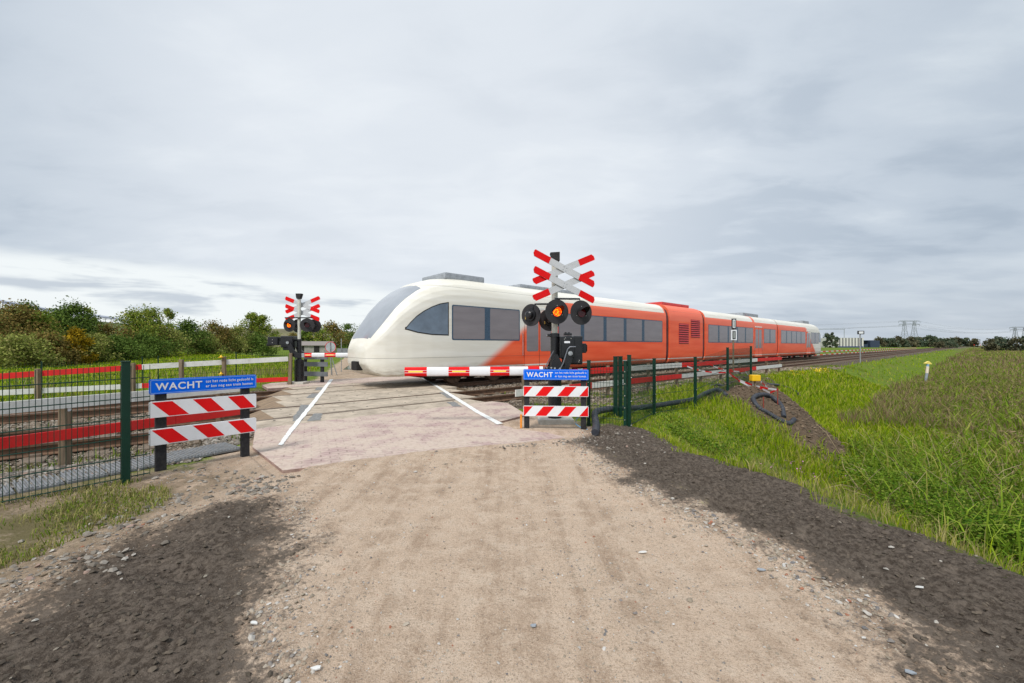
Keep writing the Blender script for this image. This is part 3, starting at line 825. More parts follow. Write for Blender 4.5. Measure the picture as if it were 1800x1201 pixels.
# left stand: the two ends of the boards
Lp0, Lp1 = at(262, 4.50), at(450, 5.28)
o = warn_sign('left WACHT warning sign, stripes falling to the right, beside the lower left mesh fence', Lp0, Lp1,
          [(.94, .165), (.688, .178), (.382, .178)], [(.105, -.35, 1.0, .098), (.93, -.35, 1.0, .088)], LSTR)
o = warn_sign('right WACHT warning sign, stripes rising to the right, before the near crossing signal', at(920, 6.86), at(1034.5, 6.78),
          [(.912, .172), (.634, .172), (.305, .172)], [(.055, -.35, .98, .088), (1.0, -.35, .98, .088)], RSTR)
o = warn_sign('back of the far warning sign, grey boards beside the far signal', at(534, 15.7), at(576, 15.4),
          [(.95, .17), (.68, .17), (.31, .17)], [(.80, -.3, 1.02, .12), (.03, -.3, 1.02, .1)], [], plain=True)

# ---------- crossing signal and barrier ----------------------------------------------------------
M_lit, ntl, bl = new_mat('lit_lamp'); N = NT(ntl)
P = N.n('TexCoord').outputs['Object']
v = N.n('TexVoronoi'); v.inputs['Scale'].default_value = 42; N.L(P, v.inputs['Vector'])
g = N.mix(N.ss(v.outputs['Distance'], .25, .7), (1.0, .29, .004), (1.0, .02, .0))
N.setin(bl.inputs['Emission Color'], g); bl.inputs['Emission Strength'].default_value = 2.3; bl.inputs['Base Color'].default_value = (.2, .01, .0, 1)
M_redglow = emit_mat('lamp_hood_glow', (1, .02, .0), .55, (.5, .0, .0))
M_dim = mat('dark_red_lens', (.10, .006, .008), .15, var=.2, scale=60)
M_black2 = mat('matt_black', (.006, .006, .007), .7)
M_brass = mat('brass', (.6, .42, .12), .4, metal=.7)
def crossbuck(root, zc_, width, gap, h, ang):
    """four planks making two overlapping crosses, in the local xz plane"""
    for pi, (dz, sgn) in enumerate(((.0, -1), (-gap, -1), (.0, 1), (-gap, 1))):
        y = -.03 if sgn < 0 else -.012
        L = (width / math.cos(ang)); 
        T = Matrix.Translation((0, y, zc_ + dz + gap / 2)) @ Matrix.Rotation(-sgn * ang, 4, 'Y')
        c_ = .035
        body = [(-L / 2, -h / 2 + c_ * 1.4), (-L / 2 + c_, -h / 2), (L / 2 - c_ * .3, -h / 2), (L / 2, -h / 2 + c_ * .6), (L / 2, h / 2 - c_ * 1.4), (L / 2 - c_, h / 2), (-L / 2 + c_ * .3, h / 2), (-L / 2, h / 2 - c_ * .6)]
        m = MB(); m.prism(body, -.006, .006, 'y', M=T); pk = m.build('cross_plank', mat('cross_white', (.56, .57, .585), .4, var=.04, dirt=(.42, .42, .41), dirtf=.3), root)
        for s in (-1, 1):
            e = clip_rect(body, *((-L, -L * .245) if s < 0 else (L * .245, L)), -1, 1)
            m = MB(); m.prism(e, -.0075, .0075, 'y', M=T); m.build('red_end', M_sred, pk)
        if sgn < 0:
            m = MB()
            for bx in (-.028, .028):
                for bz in (-.028, .028): m.cyl(T @ Vector((bx, -.006, bz)), T @ Vector((bx, -.011, bz)), .007, n=8)
            m.build('bolt', M_galv, pk)
def lamp(root, pos, yaw, lit, name='signal_lamp', r=.222, sx=1):
    """a round black backboard with a hooded lens; yaw=0 faces local -y"""
    T = Matrix.Translation(Vector(pos)) @ Matrix.Rotation(yaw, 4, 'Z')
    def P(x, y, z): return T @ Vector((x, y, z))
    m = MB(); m.cyl(P(0, 0, 0), P(0, .012, 0), r, n=40, smooth=False); bd = m.build(name, M_darkdisc, root)
    m = MB(); m.cyl(P(0, -.012, 0), P(0, -.004, 0), .083, n=28, smooth=False); m.build('lens', M_lit if lit else M_dim, bd)
    # hood: tapered open shell above the lens
    m = MB(); n = 24; vs = []; fs = []
    for k in range(n + 1):
        a = R(-35 + 250 * k / n)
        ln = .03 + .20 * max(0, math.sin(a)) ** .8
        for yy, rr in ((0, .092), (-ln, .094)):
            vs.append(P(rr * math.cos(a), yy, rr * math.sin(a)))
        for yy, rr in ((0, .088), (-ln, .090)):
            vs.append(P(rr * math.cos(a), yy, rr * math.sin(a)))
    for k in range(n):
        i = 4 * k
        fs += [(i, i + 4, i + 5, i + 1), (i + 2, i + 3, i + 7, i + 6), (i + 1, i + 5, i + 7, i + 3)]
    m.add(vs, fs); hd = m.build('hood', M_black2, bd)
    m = MB()
    for a in (90, 210, 330): m.cyl(P(.112 * math.cos(R(a)), -.006, .112 * math.sin(R(a))), P(.112 * math.cos(R(a)), .0, .112 * math.sin(R(a))), .006, n=6)
    m.build('screw', M_screw, bd)
    m = MB(); m.cyl(P(0, .012, 0), P(0, .05, 0), .115, .105, 24); m.cyl(P(0, .05, 0), P(0, .11, 0), .08, .07, 20); m.cyl(P(0, .11, 0), P(0, .13, 0), .07, .045, 20)
    m.build('housing', M_black, bd)
    m = MB(); m.box(P(.1, .03, -.05), (.02, .03, .06), (0, 0, yaw), .004); m.build('padlock', M_brass, bd)
    return bd
def signal(label, loc, rz, near):
    root = thing('crossing_signal', label, 'railway signal', loc, rz)
    ht = 3.09 if near else 3.28
    m = MB(); m.cyl((0, 0, .75), (0, 0, ht - .2), .057, n=20); m.build('mast', M_mast, root)
    m = MB(); m.cyl((0, 0, -.02), (0, 0, .86), .125 if near else .16, n=24); m.cyl((0, 0, -.03), (0, 0, .02), .2, n=24); m.cyl((0, 0, .82), (0, 0, .90), .145, .1, 24); m.build('base_tube', M_black, root)
    m = MB(); m.cyl((0, 0, .9), (0, 0, 1.62), .078, n=20)
    for z in (.98, 1.58):
        m.cyl((0, 0, z - .03), (0, 0, z + .03), .092, n=20); m.box((-.11, 0, z), (.06, .12, .05), bev=.008)
    m.build('sleeve', M_black, root)
    m = MB()
    for z in (.98, 1.58):
        for yy in (-.04, .04): m.cyl((-.15, yy, z), (-.07, yy, z), .009, n=8)
    m.build('clamp_bolt', M_galv, root)
    # cap
    m = MB()
    m.prism([(-.085, ht), (.085, ht + .01), (.085, ht - .15), (.03, ht - .165), (-.04, ht - .15)] if near else [(-.095, ht), (.11, ht), (.075, ht - .12), (.05, ht - .19), (-.06, ht - .19), (-.08, ht - .12)], -.08, .08, 'y')
    m.build('cap', M_blackp, root)
    if near:
        m = MB(); m.box((0, .0, -.12), (.62, .40, .36), bev=.03); m.prism([(-.33, -.3), (.38, -.3), (.32, .07), (-.28, .07)], -.26, .26, 'y')
        m.build('foundation', M_conc, root)
    else:
        m = MB(); m.box((0, -.05, -.02), (.58, .5, .2), bev=.015); m.build('foundation', M_conc, root)
    return root, ht

# near installation
SN = Vector((.785, 7.55, 0))
rn, ht = signal('near crossing signal with double crosses, middle lamp lit, right behind the right warning sign', SN, 0, True)
hub = bpy.data.objects.new('crossbuck', None); COL.objects.link(hub); hub.parent = rn
hub.empty_display_size = .1
bpy.data.objects.remove(hub)
class Sub:                       # builds in a rotated frame but keeps the parts as children of the thing
    pass
def crossbuck_at(root, cx, cy, yaw, zc_, width, gap, h, ang):
    keep = list(root.children)
    crossbuck(root, zc_, width, gap, h, ang)
    T = Matrix.Translation((cx, cy, 0)) @ Matrix.Rotation(yaw, 4, 'Z')
    for ch in root.children:
        if ch not in keep:
            ch.data.transform(T)
            for g_ in ch.children: g_.data.transform(T)
crossbuck_at(rn, .16, -.09, R(18), 2.635, 1.20, .295, .120, R(23.5))
lamp(rn, (.02, -.20, 2.0), R(16), True)
lamp(rn, (.47, -.12, 1.99), R(22), False)
lamp(rn, (-.43, .02, 1.955), R(180 - 35), True, r=.205)
lamp(rn, (-.07, .30, 1.88), R(180 + 10), False, r=.21)
m = MB()
m.tube([(-.40, -.02, 2.0), (-.40, -.02, 2.12), (-.36, -.02, 2.155), (0, -.02, 2.155)], .017, 8); m.build('lamp_arm', M_black, rn)
m = MB(); m.tube([(0, -.08, 2.245), (.45, -.05, 2.245), (.47, -.06, 2.15), (.47, -.06, 2.0)], .017, 8); m.build('lamp_arm', M_black, rn)
m = MB(); m.tube([(0, 0, 2.2), (-.06, .18, 2.2), (-.07, .2, 1.95)], .017, 8); m.build('lamp_arm', M_black, rn)
m = MB(); m.tube([(0, -.1, 2.24), (.02, -.14, 2.2), (.02, -.14, 2.0)], .017, 8); m.build('lamp_arm', M_black, rn)
# drive cabinet
m = MB(); m.box((.34, .02, 1.31), (.30, .34, .52), bev=.03); m.box((.20, -.08, 1.36), (.26, .26, .40), bev=.025)
m.box((.23, -.06, 1.60), (.14, .12, .04), bev=.01); m.cyl((.19, -.08, 1.6), (.19, -.08, 1.635), .02, n=10); m.cyl((.25, -.08, 1.6), (.25, -.08, 1.635), .02, n=10)
cb_ = m.build('drive_box', M_black, rn)
m = MB(); m.box((.20, -.216, 1.455), (.10, .006, .035)); m.build('type_plate', M_swhite, cb_)
m = MB()
for (x, z) in ((.15, 1.51), (.17, 1.53), (.27, 1.52), (.41, 1.10), (.42, 1.13)): m.cyl((x, -.218, z), (x, -.16, z), .007, n=6)
m.build('screw', M_screw, cb_)
m = MB(); m.tube([(.49, 0, 1.42), (.57, 0, 1.42), (.585, 0, 1.40), (.585, 0, 1.29), (.57, 0, 1.27), (.49, 0, 1.27)], .014, 8); m.box((.53, 0, 1.345), (.09, .02, .13)); m.build('side_handle', M_black, cb_)
# arm plates
for y in (-.27, .20):
    m = MB(); m.prism([(-.22, .93), (-.15, .93), (-.02, 1.24), (.02, 1.24), (.14, 1.0), (.19, 1.34), (.27, 1.37), (.31, 1.33), (.27, 1.10), (.17, .88), (.08, .79), (-.18, .79)], y - .012, y + .012, 'y')
    m.build('barrier_arm', M_black, rn)
m = MB(); m.tube([(.34, -.29, 1.37), (.24, -.29, 1.37), (.20, -.29, 1.33), (.12, -.29, 1.08), (.07, -.29, .98), (.0, -.29, .955), (-.32, -.29, .965)], .014, 6)
m.tube([(-.28, -.29, .965), (-.21, -.29, .985), (-.05, -.29, 1.30)], .010, 6)
m.build('arm_flange', mat('worn_black_edge', (.16, .17, .19), .45, metal=.4), rn)
m = MB(); m.cyl((.245, -.31, 1.255), (.245, -.20, 1.255), .04, n=16); m.cyl((.245, -.32, 1.255), (.245, -.30, 1.255), .025, n=12); m.build('pivot', M_galv, rn)
m = MB(); m.cyl((.245, -.28, 1.255), (.245, .22, 1.255), .07, n=20); m.tube([(.08, -.24, 1.49), (.075, -.25, 1.30), (.10, -.25, 1.15)], .012, 6)
m.tube([(.29, -.24, 1.17), (.24, -.26, 1.08), (.17, -.26, .85)], .018, 6); m.build('linkage', M_black, rn)
m = MB()
for x, z in ((-.09, 1.0), (-.03, .995), (.06, .985)): m.cyl((x, -.31, z), (x, -.27, z), .017, n=8)
m.build('bolt', M_galv, rn)
m = MB(); m.box((-.36, -.26, .965), (.30, .14, .02), bev=.004); m.box((-.28, -.30, .91), (.14, .1, .1), bev=.006); m.build('boom_bracket', M_galv, rn)

def boom(root, p0, p1, n, r, cut=None, lamps=True, red_first=True, seglist=None):
    """tapered oval boom from its tip p0 to its clamp p1, each colour field a part"""
    p0, p1 = Vector(p0), Vector(p1); d = (p1 - p0); L = d.length; ex = d.normalized(); ey = Vector((-ex.y, ex.x, 0)); segs = seglist or [(i / n, (i + 1) / n) for i in range(n)]
    bo = bpy.data.objects.new('x', None); bpy.data.objects.remove(bo)
    body = MB(); prof = []
    for k in range(20):
        a = 2 * math.pi * k / 20; prof.append((math.copysign(abs(math.cos(a)) ** .6, math.cos(a)) * r * .6, math.copysign(abs(math.sin(a)) ** .75, math.sin(a)) * r))
    def ring(m, u0, u1, k, mi):
        vs = []
        for u in (u0, u1):
            q = p0 + ex * (u * L)
            for a, b_ in prof: vs.append(q + ey * a * k + Vector((0, 0, b_ * k)))
        nn = len(prof); m.add(vs, [(i, (i + 1) % nn, nn + (i + 1) % nn, nn + i) for i in range(nn)], mi, smooth=True)
        m.add(vs[:nn], [tuple(range(nn))], mi); m.add(vs[nn:], [tuple(range(nn))[::-1]], mi)
    for i, (a, b_) in enumerate(segs): ring(body, a, b_, 1, (i % 2) if red_first else ((i + 1) % 2))
    bod = body.build('boom', [M_sred, M_swhite], root)
    m = MB(); m.tube([p0 - ex * .008, p0 + ex * .006], r * 1.02, 4); 
    m = MB(); fm = MB()
    for i, (a, b_) in enumerate(segs):
        if (i % 2 == 0) == red_first and (b_ - a) * L > .25 and lamps:
            for z in (-.018, .022):
                q0, q1 = p0 + ex * (a * L), p0 + ex * (b_ * L)
                mid = (q0 + q1) / 2 - ey * (r * .6 + .001)
                m.box(mid + Vector((0, 0, z)), ((b_ - a) * L, .006, .007), (0, 0, math.atan2(ex.y, ex.x)))
            q = p0 + ex * ((a + b_) / 2 * L) - ey * (r * .6 + .004)
            fm.box(q + Vector((0, 0, .002)), ((b_ - a) * L * .64, .012, .024), (0, 0, math.atan2(ex.y, ex.x)), .003)
    m.build('pin_stripe', M_swhite, bod)
    return bod, fm
M_refl = emit_mat('boom_light_strip', (1.0, .55, .05), .75, (.8, .4, .05))
M_strip_off = mat('boom_strip_unlit', (.12, .2, .18), .3)
B_p0 = Vector((-1.875, 7.20, .935)) - SN; B_p1 = Vector((.55, 7.30, .955)) - SN
xs_ = [716, 754, 791, 827, 862.5, 896, 928, 948]; tot = 954 - 716
sg = [((a - 716) / tot, (b_ - 716) / tot) for a, b_ in zip(xs_[:-1], xs_[1:])] + [((948 - 716) / tot, 1.0)]
B_p1 = Vector(((954 - 900) / F * 7.28, 7.28, .945)) - SN
bo, fm = boom(rn, B_p0, B_p1, 8, .080, seglist=sg)
f_ = fm.build('light_strip', M_refl, bo)

# far installation
SF = Vector(tuple(at(526, 15.0)[:2]) + (0,))
rf, ht = signal('far crossing signal with black drive box and lit left lamp, beyond both tracks', SF, 0, False)
crossbuck_at(rf, .07, .12, R(-8), 2.74, 1.36, .285, .14, R(21))
lamp(rf, (-.31, -.1, 2.13), R(-12), True, r=.245)
lamp(rf, (.34, -.1, 2.13), R(14), False, r=.245)
lamp(rf, (.42, .25, 2.12), R(180 + 20), False, r=.245)
lamp(rf, (-.20, .25, 2.12), R(180 - 20), True, r=.245)
m = MB(); m.box((0, -.04, 2.40), (.95, .14, .035), bev=.01); m.build('lamp_arm', M_black, rf)
m = MB(); m.box((-.83, -.10, 1.55), (.36, .3, .30), bev=.02); m.box((-.33, -.05, 1.52), (.42, .4, .42), bev=.03); m.box((-.34, -.05, 1.29), (.3, .3, .14), bev=.02)
m.box((-.60, -.1, 1.47), (.5, .2, .13), bev=.02); m.box((-1.0, -.1, 1.42), (.16, .2, .10), bev=.02); db = m.build('drive_box', M_black, rf)
m = MB(); m.cyl((-.83, -.262, 1.60), (-.83, -.25, 1.60), .012, n=8); m.cyl((-.83, -.262, 1.49), (-.83, -.25, 1.49), .015, n=8); m.build('indicator', M_screw, db)
for ya in (-.32, .2):
    m = MB(); m.prism([(-.52, 1.57), (-.25, 1.57), (-.14, 1.50), (-.03, 1.20), (.06, 1.13), (.30, 1.12), (.30, .95), (.02, .95), (-.10, 1.02), (-.18, 1.14), (-.26, 1.38), (-.34, 1.42), (-.52, 1.42)], ya, ya + .08, 'y')
    m.build('barrier_arm', M_black, rf)
m = MB(); m.cyl((-.24, -.36, 1.49), (-.24, -.3, 1.49), .05, n=14); m.build('pivot', M_galv, rf)
m = MB(); m.box((.30, -.28, 1.035), (.10, .1, .15), bev=.01); m.build('boom_bracket', M_galv, rf)
b0 = Vector((2.45, .05, 1.045)); b1 = Vector((.33, -.28, 1.045))
bo, fm = boom(rf, b1, b0, 6, .076, seglist=[(0, .12), (.12, .32), (.32, .50), (.50, .70), (.70, .88), (.88, 1)])
# this boom runs to the right, so its near face is the other way round
f_ = fm.build('light_strip', M_refl, bo)
# ---------- train ---------------------------------------------------------------------------------
TL = 55.9
T0 = 5.15
train = thing('passenger_train', 'cream and coral red diesel passenger train crossing the road on the far track', 'train', W(T0, 13.6, 0), ANG)
# livery
lm, nt, b = new_mat('train_livery'); N = NT(nt)
tc = N.n('TexCoord').outputs['Object']; sp = N.n('SeparateXYZ'); N.L(tc, sp.inputs[0]); x, y, z = sp.outputs
xe = N.math('MINIMUM', x, N.math('SUBTRACT', TL, x))
red_lo = N.ss(N.math('SUBTRACT', xe, N.math('MULTIPLY_ADD', z, 1.5, 3.15)), -.32, .32)
roof = N.math('GREATER_THAN', z, 3.30)
def inr(v, a, b_): return N.math('MULTIPLY', N.math('GREATER_THAN', v, a), N.math('LESS_THAN', v, b_))
band = N.math('MAXIMUM', N.math('MAXIMUM', inr(x, 17.6, 23.1), inr(x, 32.0, 32.5)), inr(x, 47.9, 48.4))
stripe = N.math('LESS_THAN', N.math('ABSOLUTE', N.math('SUBTRACT', z, .60)), .028)
red = N.math('MULTIPLY', red_lo, N.math('MAXIMUM', band, N.math('SUBTRACT', 1, roof)))
red = N.math('MULTIPLY', red, N.math('SUBTRACT', 1, stripe))
n1 = N.noise(N.map(tc, (.25, 1, 2.5)), 1.5, 4)
rc = N.mix(N.ss(n1, .3, .7), (.86, .095, .028), (.95, .15, .055))
rc = N.mix(N.math('MULTIPLY', N.ss(z, 2.85, 2.9), .35), rc, (.88, .24, .15))
cc = N.mix(N.ss(n1, .3, .7), (.74, .70, .60), (.83, .80, .72))
base = N.mix(red, cc, rc)
dirt = N.math('MULTIPLY', N.ss(z, .9, .35), N.ss(N.noise(N.map(tc, (2, 2, 8)), 2, 5), .35, .65))
base = N.mix(N.math('MULTIPLY', dirt, .45), base, (.30, .22, .15))
# panel seam just under the roof band
seam = N.math('LESS_THAN', N.math('ABSOLUTE', N.math('SUBTRACT', z, 3.46)), .007)
base = N.mix(N.math('MULTIPLY', seam, .55), base, (.1, .09, .08))
seam2 = N.math('MULTIPLY', N.math('LESS_THAN', N.math('ABSOLUTE', N.math('SUBTRACT', z, .98)), .006), N.math('LESS_THAN', xe, 9.0))
base = N.mix(N.math('MULTIPLY', seam2, .7), base, (.1, .09, .08))
N.setin(b.inputs['Base Color'], base); b.inputs['Roughness'].default_value = .38; b.inputs['Specular IOR Level'].default_value = .35
M_liv = lm
gm2, nt, b = new_mat('train_glass'); N = NT(nt)
tc = N.n('TexCoord').outputs['Object']
N.setin(b.inputs['Base Color'], N.mix(N.noise(N.map(tc, (.5, 1, 3)), 1.4, 3), (.15, .125, .13), (.27, .235, .24)))
b.inputs['Roughness'].default_value = .16; b.inputs['Specular IOR Level'].default_value = .9
M_tglass = gm2
M_cabglass = mat('cab_glass', (.11, .15, .20), .08, var=.3, scale=1.2, spec=1.0)
M_pillar = mat('window_pillar', (.05, .09, .14), .3, var=.1)
M_under = mat('underframe', (.02, .018, .016), .85, var=.3, scale=3)
M_bellow = mat('gangway_rubber', (.10, .03, .03), .8, var=.2)
M_ac = mat('roof_unit', (.30, .32, .35), .7, var=.15)
PR = [(0, .0), (1.28, .0), (1.41, .03), (1.455, .09), (1.475, .2), (1.475, .55), (1.475, .73), (1.455, .80), (1.40, .855), (1.30, .91), (1.12, .955), (.85, .982), (.45, .997), (0, 1.0)]
def dens(pr, k=3):
    out = []
    for i in range(len(pr) - 1):
        for j in range(k):
            f = j / k; out.append((pr[i][0] * (1 - f) + pr[i + 1][0] * f, pr[i][1] * (1 - f) + pr[i + 1][1] * f))
    return out + [pr[-1]]
def section(kx, zb, zt, pr):
    h = [(yy * kx, zb + zz * (zt - zb)) for yy, zz in pr]
    return h + [(-yy, zz) for yy, zz in h[-2:0:-1]]
def loft(stations, pr, cap0=True, cap1=True):
    """stations: (x, half-width factor, z bottom, z top)"""
    v = []; n = None
    for (x_, k_, zb, zt) in stations:
        s_ = section(k_, zb, zt, pr); n = len(s_); v += [(x_, yy, zz) for yy, zz in s_]
    f = []
    for i in range(len(stations) - 1):
        for j in range(n): f.append((i * n + j, i * n + (j + 1) % n, (i + 1) * n + (j + 1) % n, (i + 1) * n + j))
    caps = []
    if cap0: caps.append(tuple(range(n)))
    if cap1: caps.append(tuple(range(len(v) - n, len(v)))[::-1])
    return v, f, caps, n
def interp(tb, x_):
    for i in range(len(tb) - 1):
        if x_ <= tb[i + 1][0]:
            f = (x_ - tb[i][0]) / (tb[i + 1][0] - tb[i][0]); return tb[i][1] + (tb[i + 1][1] - tb[i][1]) * f
    return tb[-1][1]
TOP = [(0, 1.30), (.06, 1.52), (.22, 1.80), (.5, 2.22), (.85, 2.72), (1.2, 3.10), (1.6, 3.42), (2.0, 3.64), (2.5, 3.80), (3.0, 3.87), (3.6, 3.90)]
BOT = [(0, .84), (.06, .66), (.2, .5), (.5, .38), (3.6, .36)]
WID = [(0, .50), (.06, .60), (.2, .71), (.45, .81), (.8, .885), (1.3, .945), (2.0, .985), (2.8, 1.0)]
def sm(tb, x_): return (interp(tb, max(0, x_ - .06)) + interp(tb, x_) * 2 + interp(tb, x_ + .06)) / 4
NX = [0, .02, .04, .07] + [.10 + .025 * i for i in range(int(3.5 / .025))]
SWOOSH = [(1.12, 1.93), (1.45, 2.32), (1.85, 2.60), (2.2, 2.78), (2.65, 2.88), (2.65, 1.76), (2.1, 1.77), (1.5, 1.83)]
def in_poly(p, poly):
    x_, z_ = p; c_ = False
    for i in range(len(poly)):
        ax, az = poly[i]; bx, bz = poly[(i + 1) % len(poly)]
        if (az > z_) != (bz > z_) and x_ < (bx - ax) * (z_ - az) / (bz - az) + ax: c_ = not c_
    return c_
PF = dens(PR, 3); PFC = dens(PR, 9)
def cab(mirror, parent):
    st = [(x_, sm(WID, x_), sm(BOT, x_), sm(TOP, x_)) for x_ in NX]
    v, f, caps, n = loft(st, PFC, True, False)
    body, glass, side = MB(), MB(), MB(); 
    fx = (lambda p: (TL - p[0], p[1], p[2])) if mirror else (lambda p: p)
    V = [fx(p) for p in v]
    bf, gf_, sf = [], [], []
    for q in f:
        cx = sum(v[i][0] for i in q) / 4; cy = sum(v[i][1] for i in q) / 4; cz = sum(v[i][2] for i in q) / 4
        w_ = sm(WID, cx) * 1.475; front = abs(cy) < w_ * .80 and cz > 1.62 and cx < 1.75
        zt = sm(TOP, cx); 
        ispane = front and cz > (1.62 + .0) and (zt - cz) < .38 + .5 * max(0, 1 - cx) and cx > .10
        if ispane: gf_.append(q)
        else: bf.append(q)
    body.add(V, bf + caps, 0, smooth=True)
    def sub(fs, name, m_, par):
        used = sorted({i for q in fs for i in q}); mp = {a: k for k, a in enumerate(used)}
        k = MB(); k.add([V[i] for i in used], [tuple(mp[i] for i in q) for q in fs], 0, smooth=True)
        return k.build(name, m_, par)
    o = body.build('cab_shell', M_liv, parent)
    sub(gf_, 'windscreen', mat('windscreen_glass', (.30, .32, .35), .12, var=.15, scale=.8, spec=1.0), parent)
    def ysurf(x_, z_):
        zb, zt, k_ = sm(BOT, x_), sm(TOP, x_), sm(WID, x_); u = (z_ - zb) / (zt - zb)
        for (ya, ua), (yb_, ub) in zip(PR[1:-1], PR[2:]):
            if ua <= u <= ub: return (ya + (yb_ - ya) * (u - ua) / max(1e-6, ub - ua)) * k_
        return k_ * 1.475
    lo_ = [(1.10, 1.94), (1.5, 1.84), (2.0, 1.78), (2.62, 1.77)]; hi_ = [(1.10, 1.95), (1.25, 2.13), (1.45, 2.33), (1.7, 2.51), (2.0, 2.67), (2.3, 2.79), (2.62, 2.86)]
    for sgn in (-1, 1):
        for nm_, gr_, off_, mt_ in (('cab_side_window', 0, .010, M_cabglass), ('window_seal', .035, .005, M_under)):
            m = MB(); vs = []; nx_, nz_ = 34, 12
            for i in range(nx_ + 1):
                x_ = 1.10 - gr_ + (1.52 + 2 * gr_) * i / nx_; xc = min(max(x_, 1.10), 2.62); l0, h0 = interp(lo_, xc) - gr_, interp(hi_, xc) + gr_
                for j in range(nz_ + 1):
                    z_ = l0 + (h0 - l0) * j / nz_; vs.append(fx((x_, sgn * (ysurf(x_, z_) + off_), z_)))
            m.add(vs, [(i * (nz_ + 1) + j, i * (nz_ + 1) + j + 1, (i + 1) * (nz_ + 1) + j + 1, (i + 1) * (nz_ + 1) + j) for i in range(nx_) for j in range(nz_)], 0, smooth=True)
            w_o = m.build(nm_, mt_, parent)
    # lamps, coupler flap
    for sgn in (-1, 1):
        m = MB(); p = fx((.10, sgn * .62, 1.16)); q = fx((.02, sgn * .60, 1.16)); m.cyl(p, q, .085, .085, 18); hl = m.build('headlight', mat('headlight_glass', (.7, .72, .75), .12, var=.05, spec=.8), parent)
        m = MB(); p = fx((.16, sgn * .80, 1.18)); q = fx((.09, sgn * .79, 1.18)); m.cyl(p, q, .05, .05, 14); m.build('tail_lamp', mat('tail_red', (.4, .01, .01), .2), parent)
    m = MB(); m.box(fx((.03, 0, .72)), (.22, .5, .3), bev=.04); m.build('coupler', M_under, parent)
    m = MB()
    for sgn in (-1, 1): m.tube([fx((.35, sgn * .15, 1.72)), fx((.62, sgn * .42, 2.3))], .014, 6); 
    m.build('wiper', M_under, parent)
cab(False, train); cab(True, train)
XN = NX[-1]
def body(x0, x1, name, h=3.90, k=1.0, zb=.36):
    xs_ = np.linspace(x0, x1, max(2, int((x1 - x0) / .8)))
    v, f, caps, n = loft([(a, k, zb, h) for a in xs_], PF)
    m = MB(); m.add(v, f, 0, smooth=True); m.add(v, caps, 0); return m.build(name, M_liv, train)
body(XN, 17.75, 'carriage_body'); body(18.15, 22.65, 'power_module', 3.95, 1.0); body(23.05, 38.15, 'carriage_body'); body(38.55, TL - XN, 'carriage_body')
for a, b_ in ((17.75, 18.15), (22.65, 23.05), (38.15, 38.55)):
    m = MB()
    for i in range(5):
        xa = a + (b_ - a) * i / 5; w_ = (b_ - a) / 5
        v, f, caps, n = loft([(xa, .93, .55, 3.72), (xa + w_ * .5, .965, .5, 3.8), (xa + w_, .93, .55, 3.72)], PF)
        m.add(v, f + caps, 0, smooth=False)
    m.build('gangway', M_bellow, train)
YS = -1.475
def win(x0, x1, z0=1.60, z1=2.80, m_=None, r=.07, y0=.006, side=(-1, 1), nm='window', par=None):
    out = []
    for s in side:
        m = MB(); m.prism([(x_ + (x0 + x1) / 2, z_ + (z0 + z1) / 2) for x_, z_ in rrect(x1 - x0, z1 - z0, r, 4)], s * 1.46, s * (1.475 + y0), 'y')
        out.append(m.build(nm, m_ or M_tglass, par or train))
    return out
def ribbon(x0, x1, splits):
    fr = win(x0, x1, 1.58, 2.82, M_pillar, .06, .004, nm='window_band')
    e = [x0 + .05] + splits + [x1 - .05]
    for i in range(len(e) - 1):
        a = e[i] + (.13 if i else 0); b_ = e[i + 1] - (.13 if i < len(e) - 2 else 0)
        for s, f_ in zip((-1, 1), fr): win(a, b_, 1.62, 2.78, M_tglass, .05, .008, (s,), 'window', f_)
def door(x0, x1):
    for s in (-1, 1):
        m = MB(); m.box(((x0 + x1) / 2, s * 1.472, 1.66), (x1 - x0, .03, 2.42), bev=.008); d_ = m.build('door', M_liv, train)
        mid = (x0 + x1) / 2
        for a, b_ in ((x0 + .12, mid - .06), (mid + .06, x1 - .12)): win(a, b_, 1.15, 2.72, M_tglass, .08, .016, (s,), 'door_window', d_)
        m = MB(); m.box((mid, s * 1.489, 1.66), (.012, .004, 2.38)); m.box((x0 + .004, s * 1.488, 1.66), (.012, .006, 2.4)); m.box((x1 - .004, s * 1.488, 1.66), (.012, .006, 2.4)); m.build('door_seal', M_under, d_)
        m = MB(); m.box((mid, s * 1.478, 2.93), (x1 - x0 - .1, .03, .09), bev=.006); m.build('door_header', mat('door_header_white', (.8, .78, .72), .4), d_)
ribbon(2.78, 6.0, [4.35])
door(6.25, 7.95)
ribbon(8.3, 17.3, [9.95, 11.7, 13.45, 15.2])
ribbon(23.5, 32.0, [25.2, 26.9, 28.6, 30.3])
door(32.4, 34.1)
ribbon(34.6, 37.7, [36.15])
ribbon(39.3, 47.6, [40.95, 42.6, 44.25, 45.9])
door(47.95, 49.65)
ribbon(49.9, 53.12, [51.55])
# power module louvres, doors
for (a, b_, z0, z1) in ((19.3, 20.6, 1.5, 2.75), (20.9, 22.2, 1.9, 3.05)):
    for s in (-1, 1):
        m = MB(); m.box(((a + b_) / 2, s * 1.47, (z0 + z1) / 2), (b_ - a, .02, z1 - z0)); g_ = m.build('louvre_panel', mat('louvre_dark', (.25, .015, .02), .5), train)
        m = MB(); k = 9
        for i in range(k): m.box(((a + b_) / 2, s * 1.49, z0 + (i + .5) * (z1 - z0) / k), (b_ - a - .04, .012, .05), (s * .6, 0, 0))
        m.build('slats', mat('louvre_red', (.62, .05, .05), .45), g_)
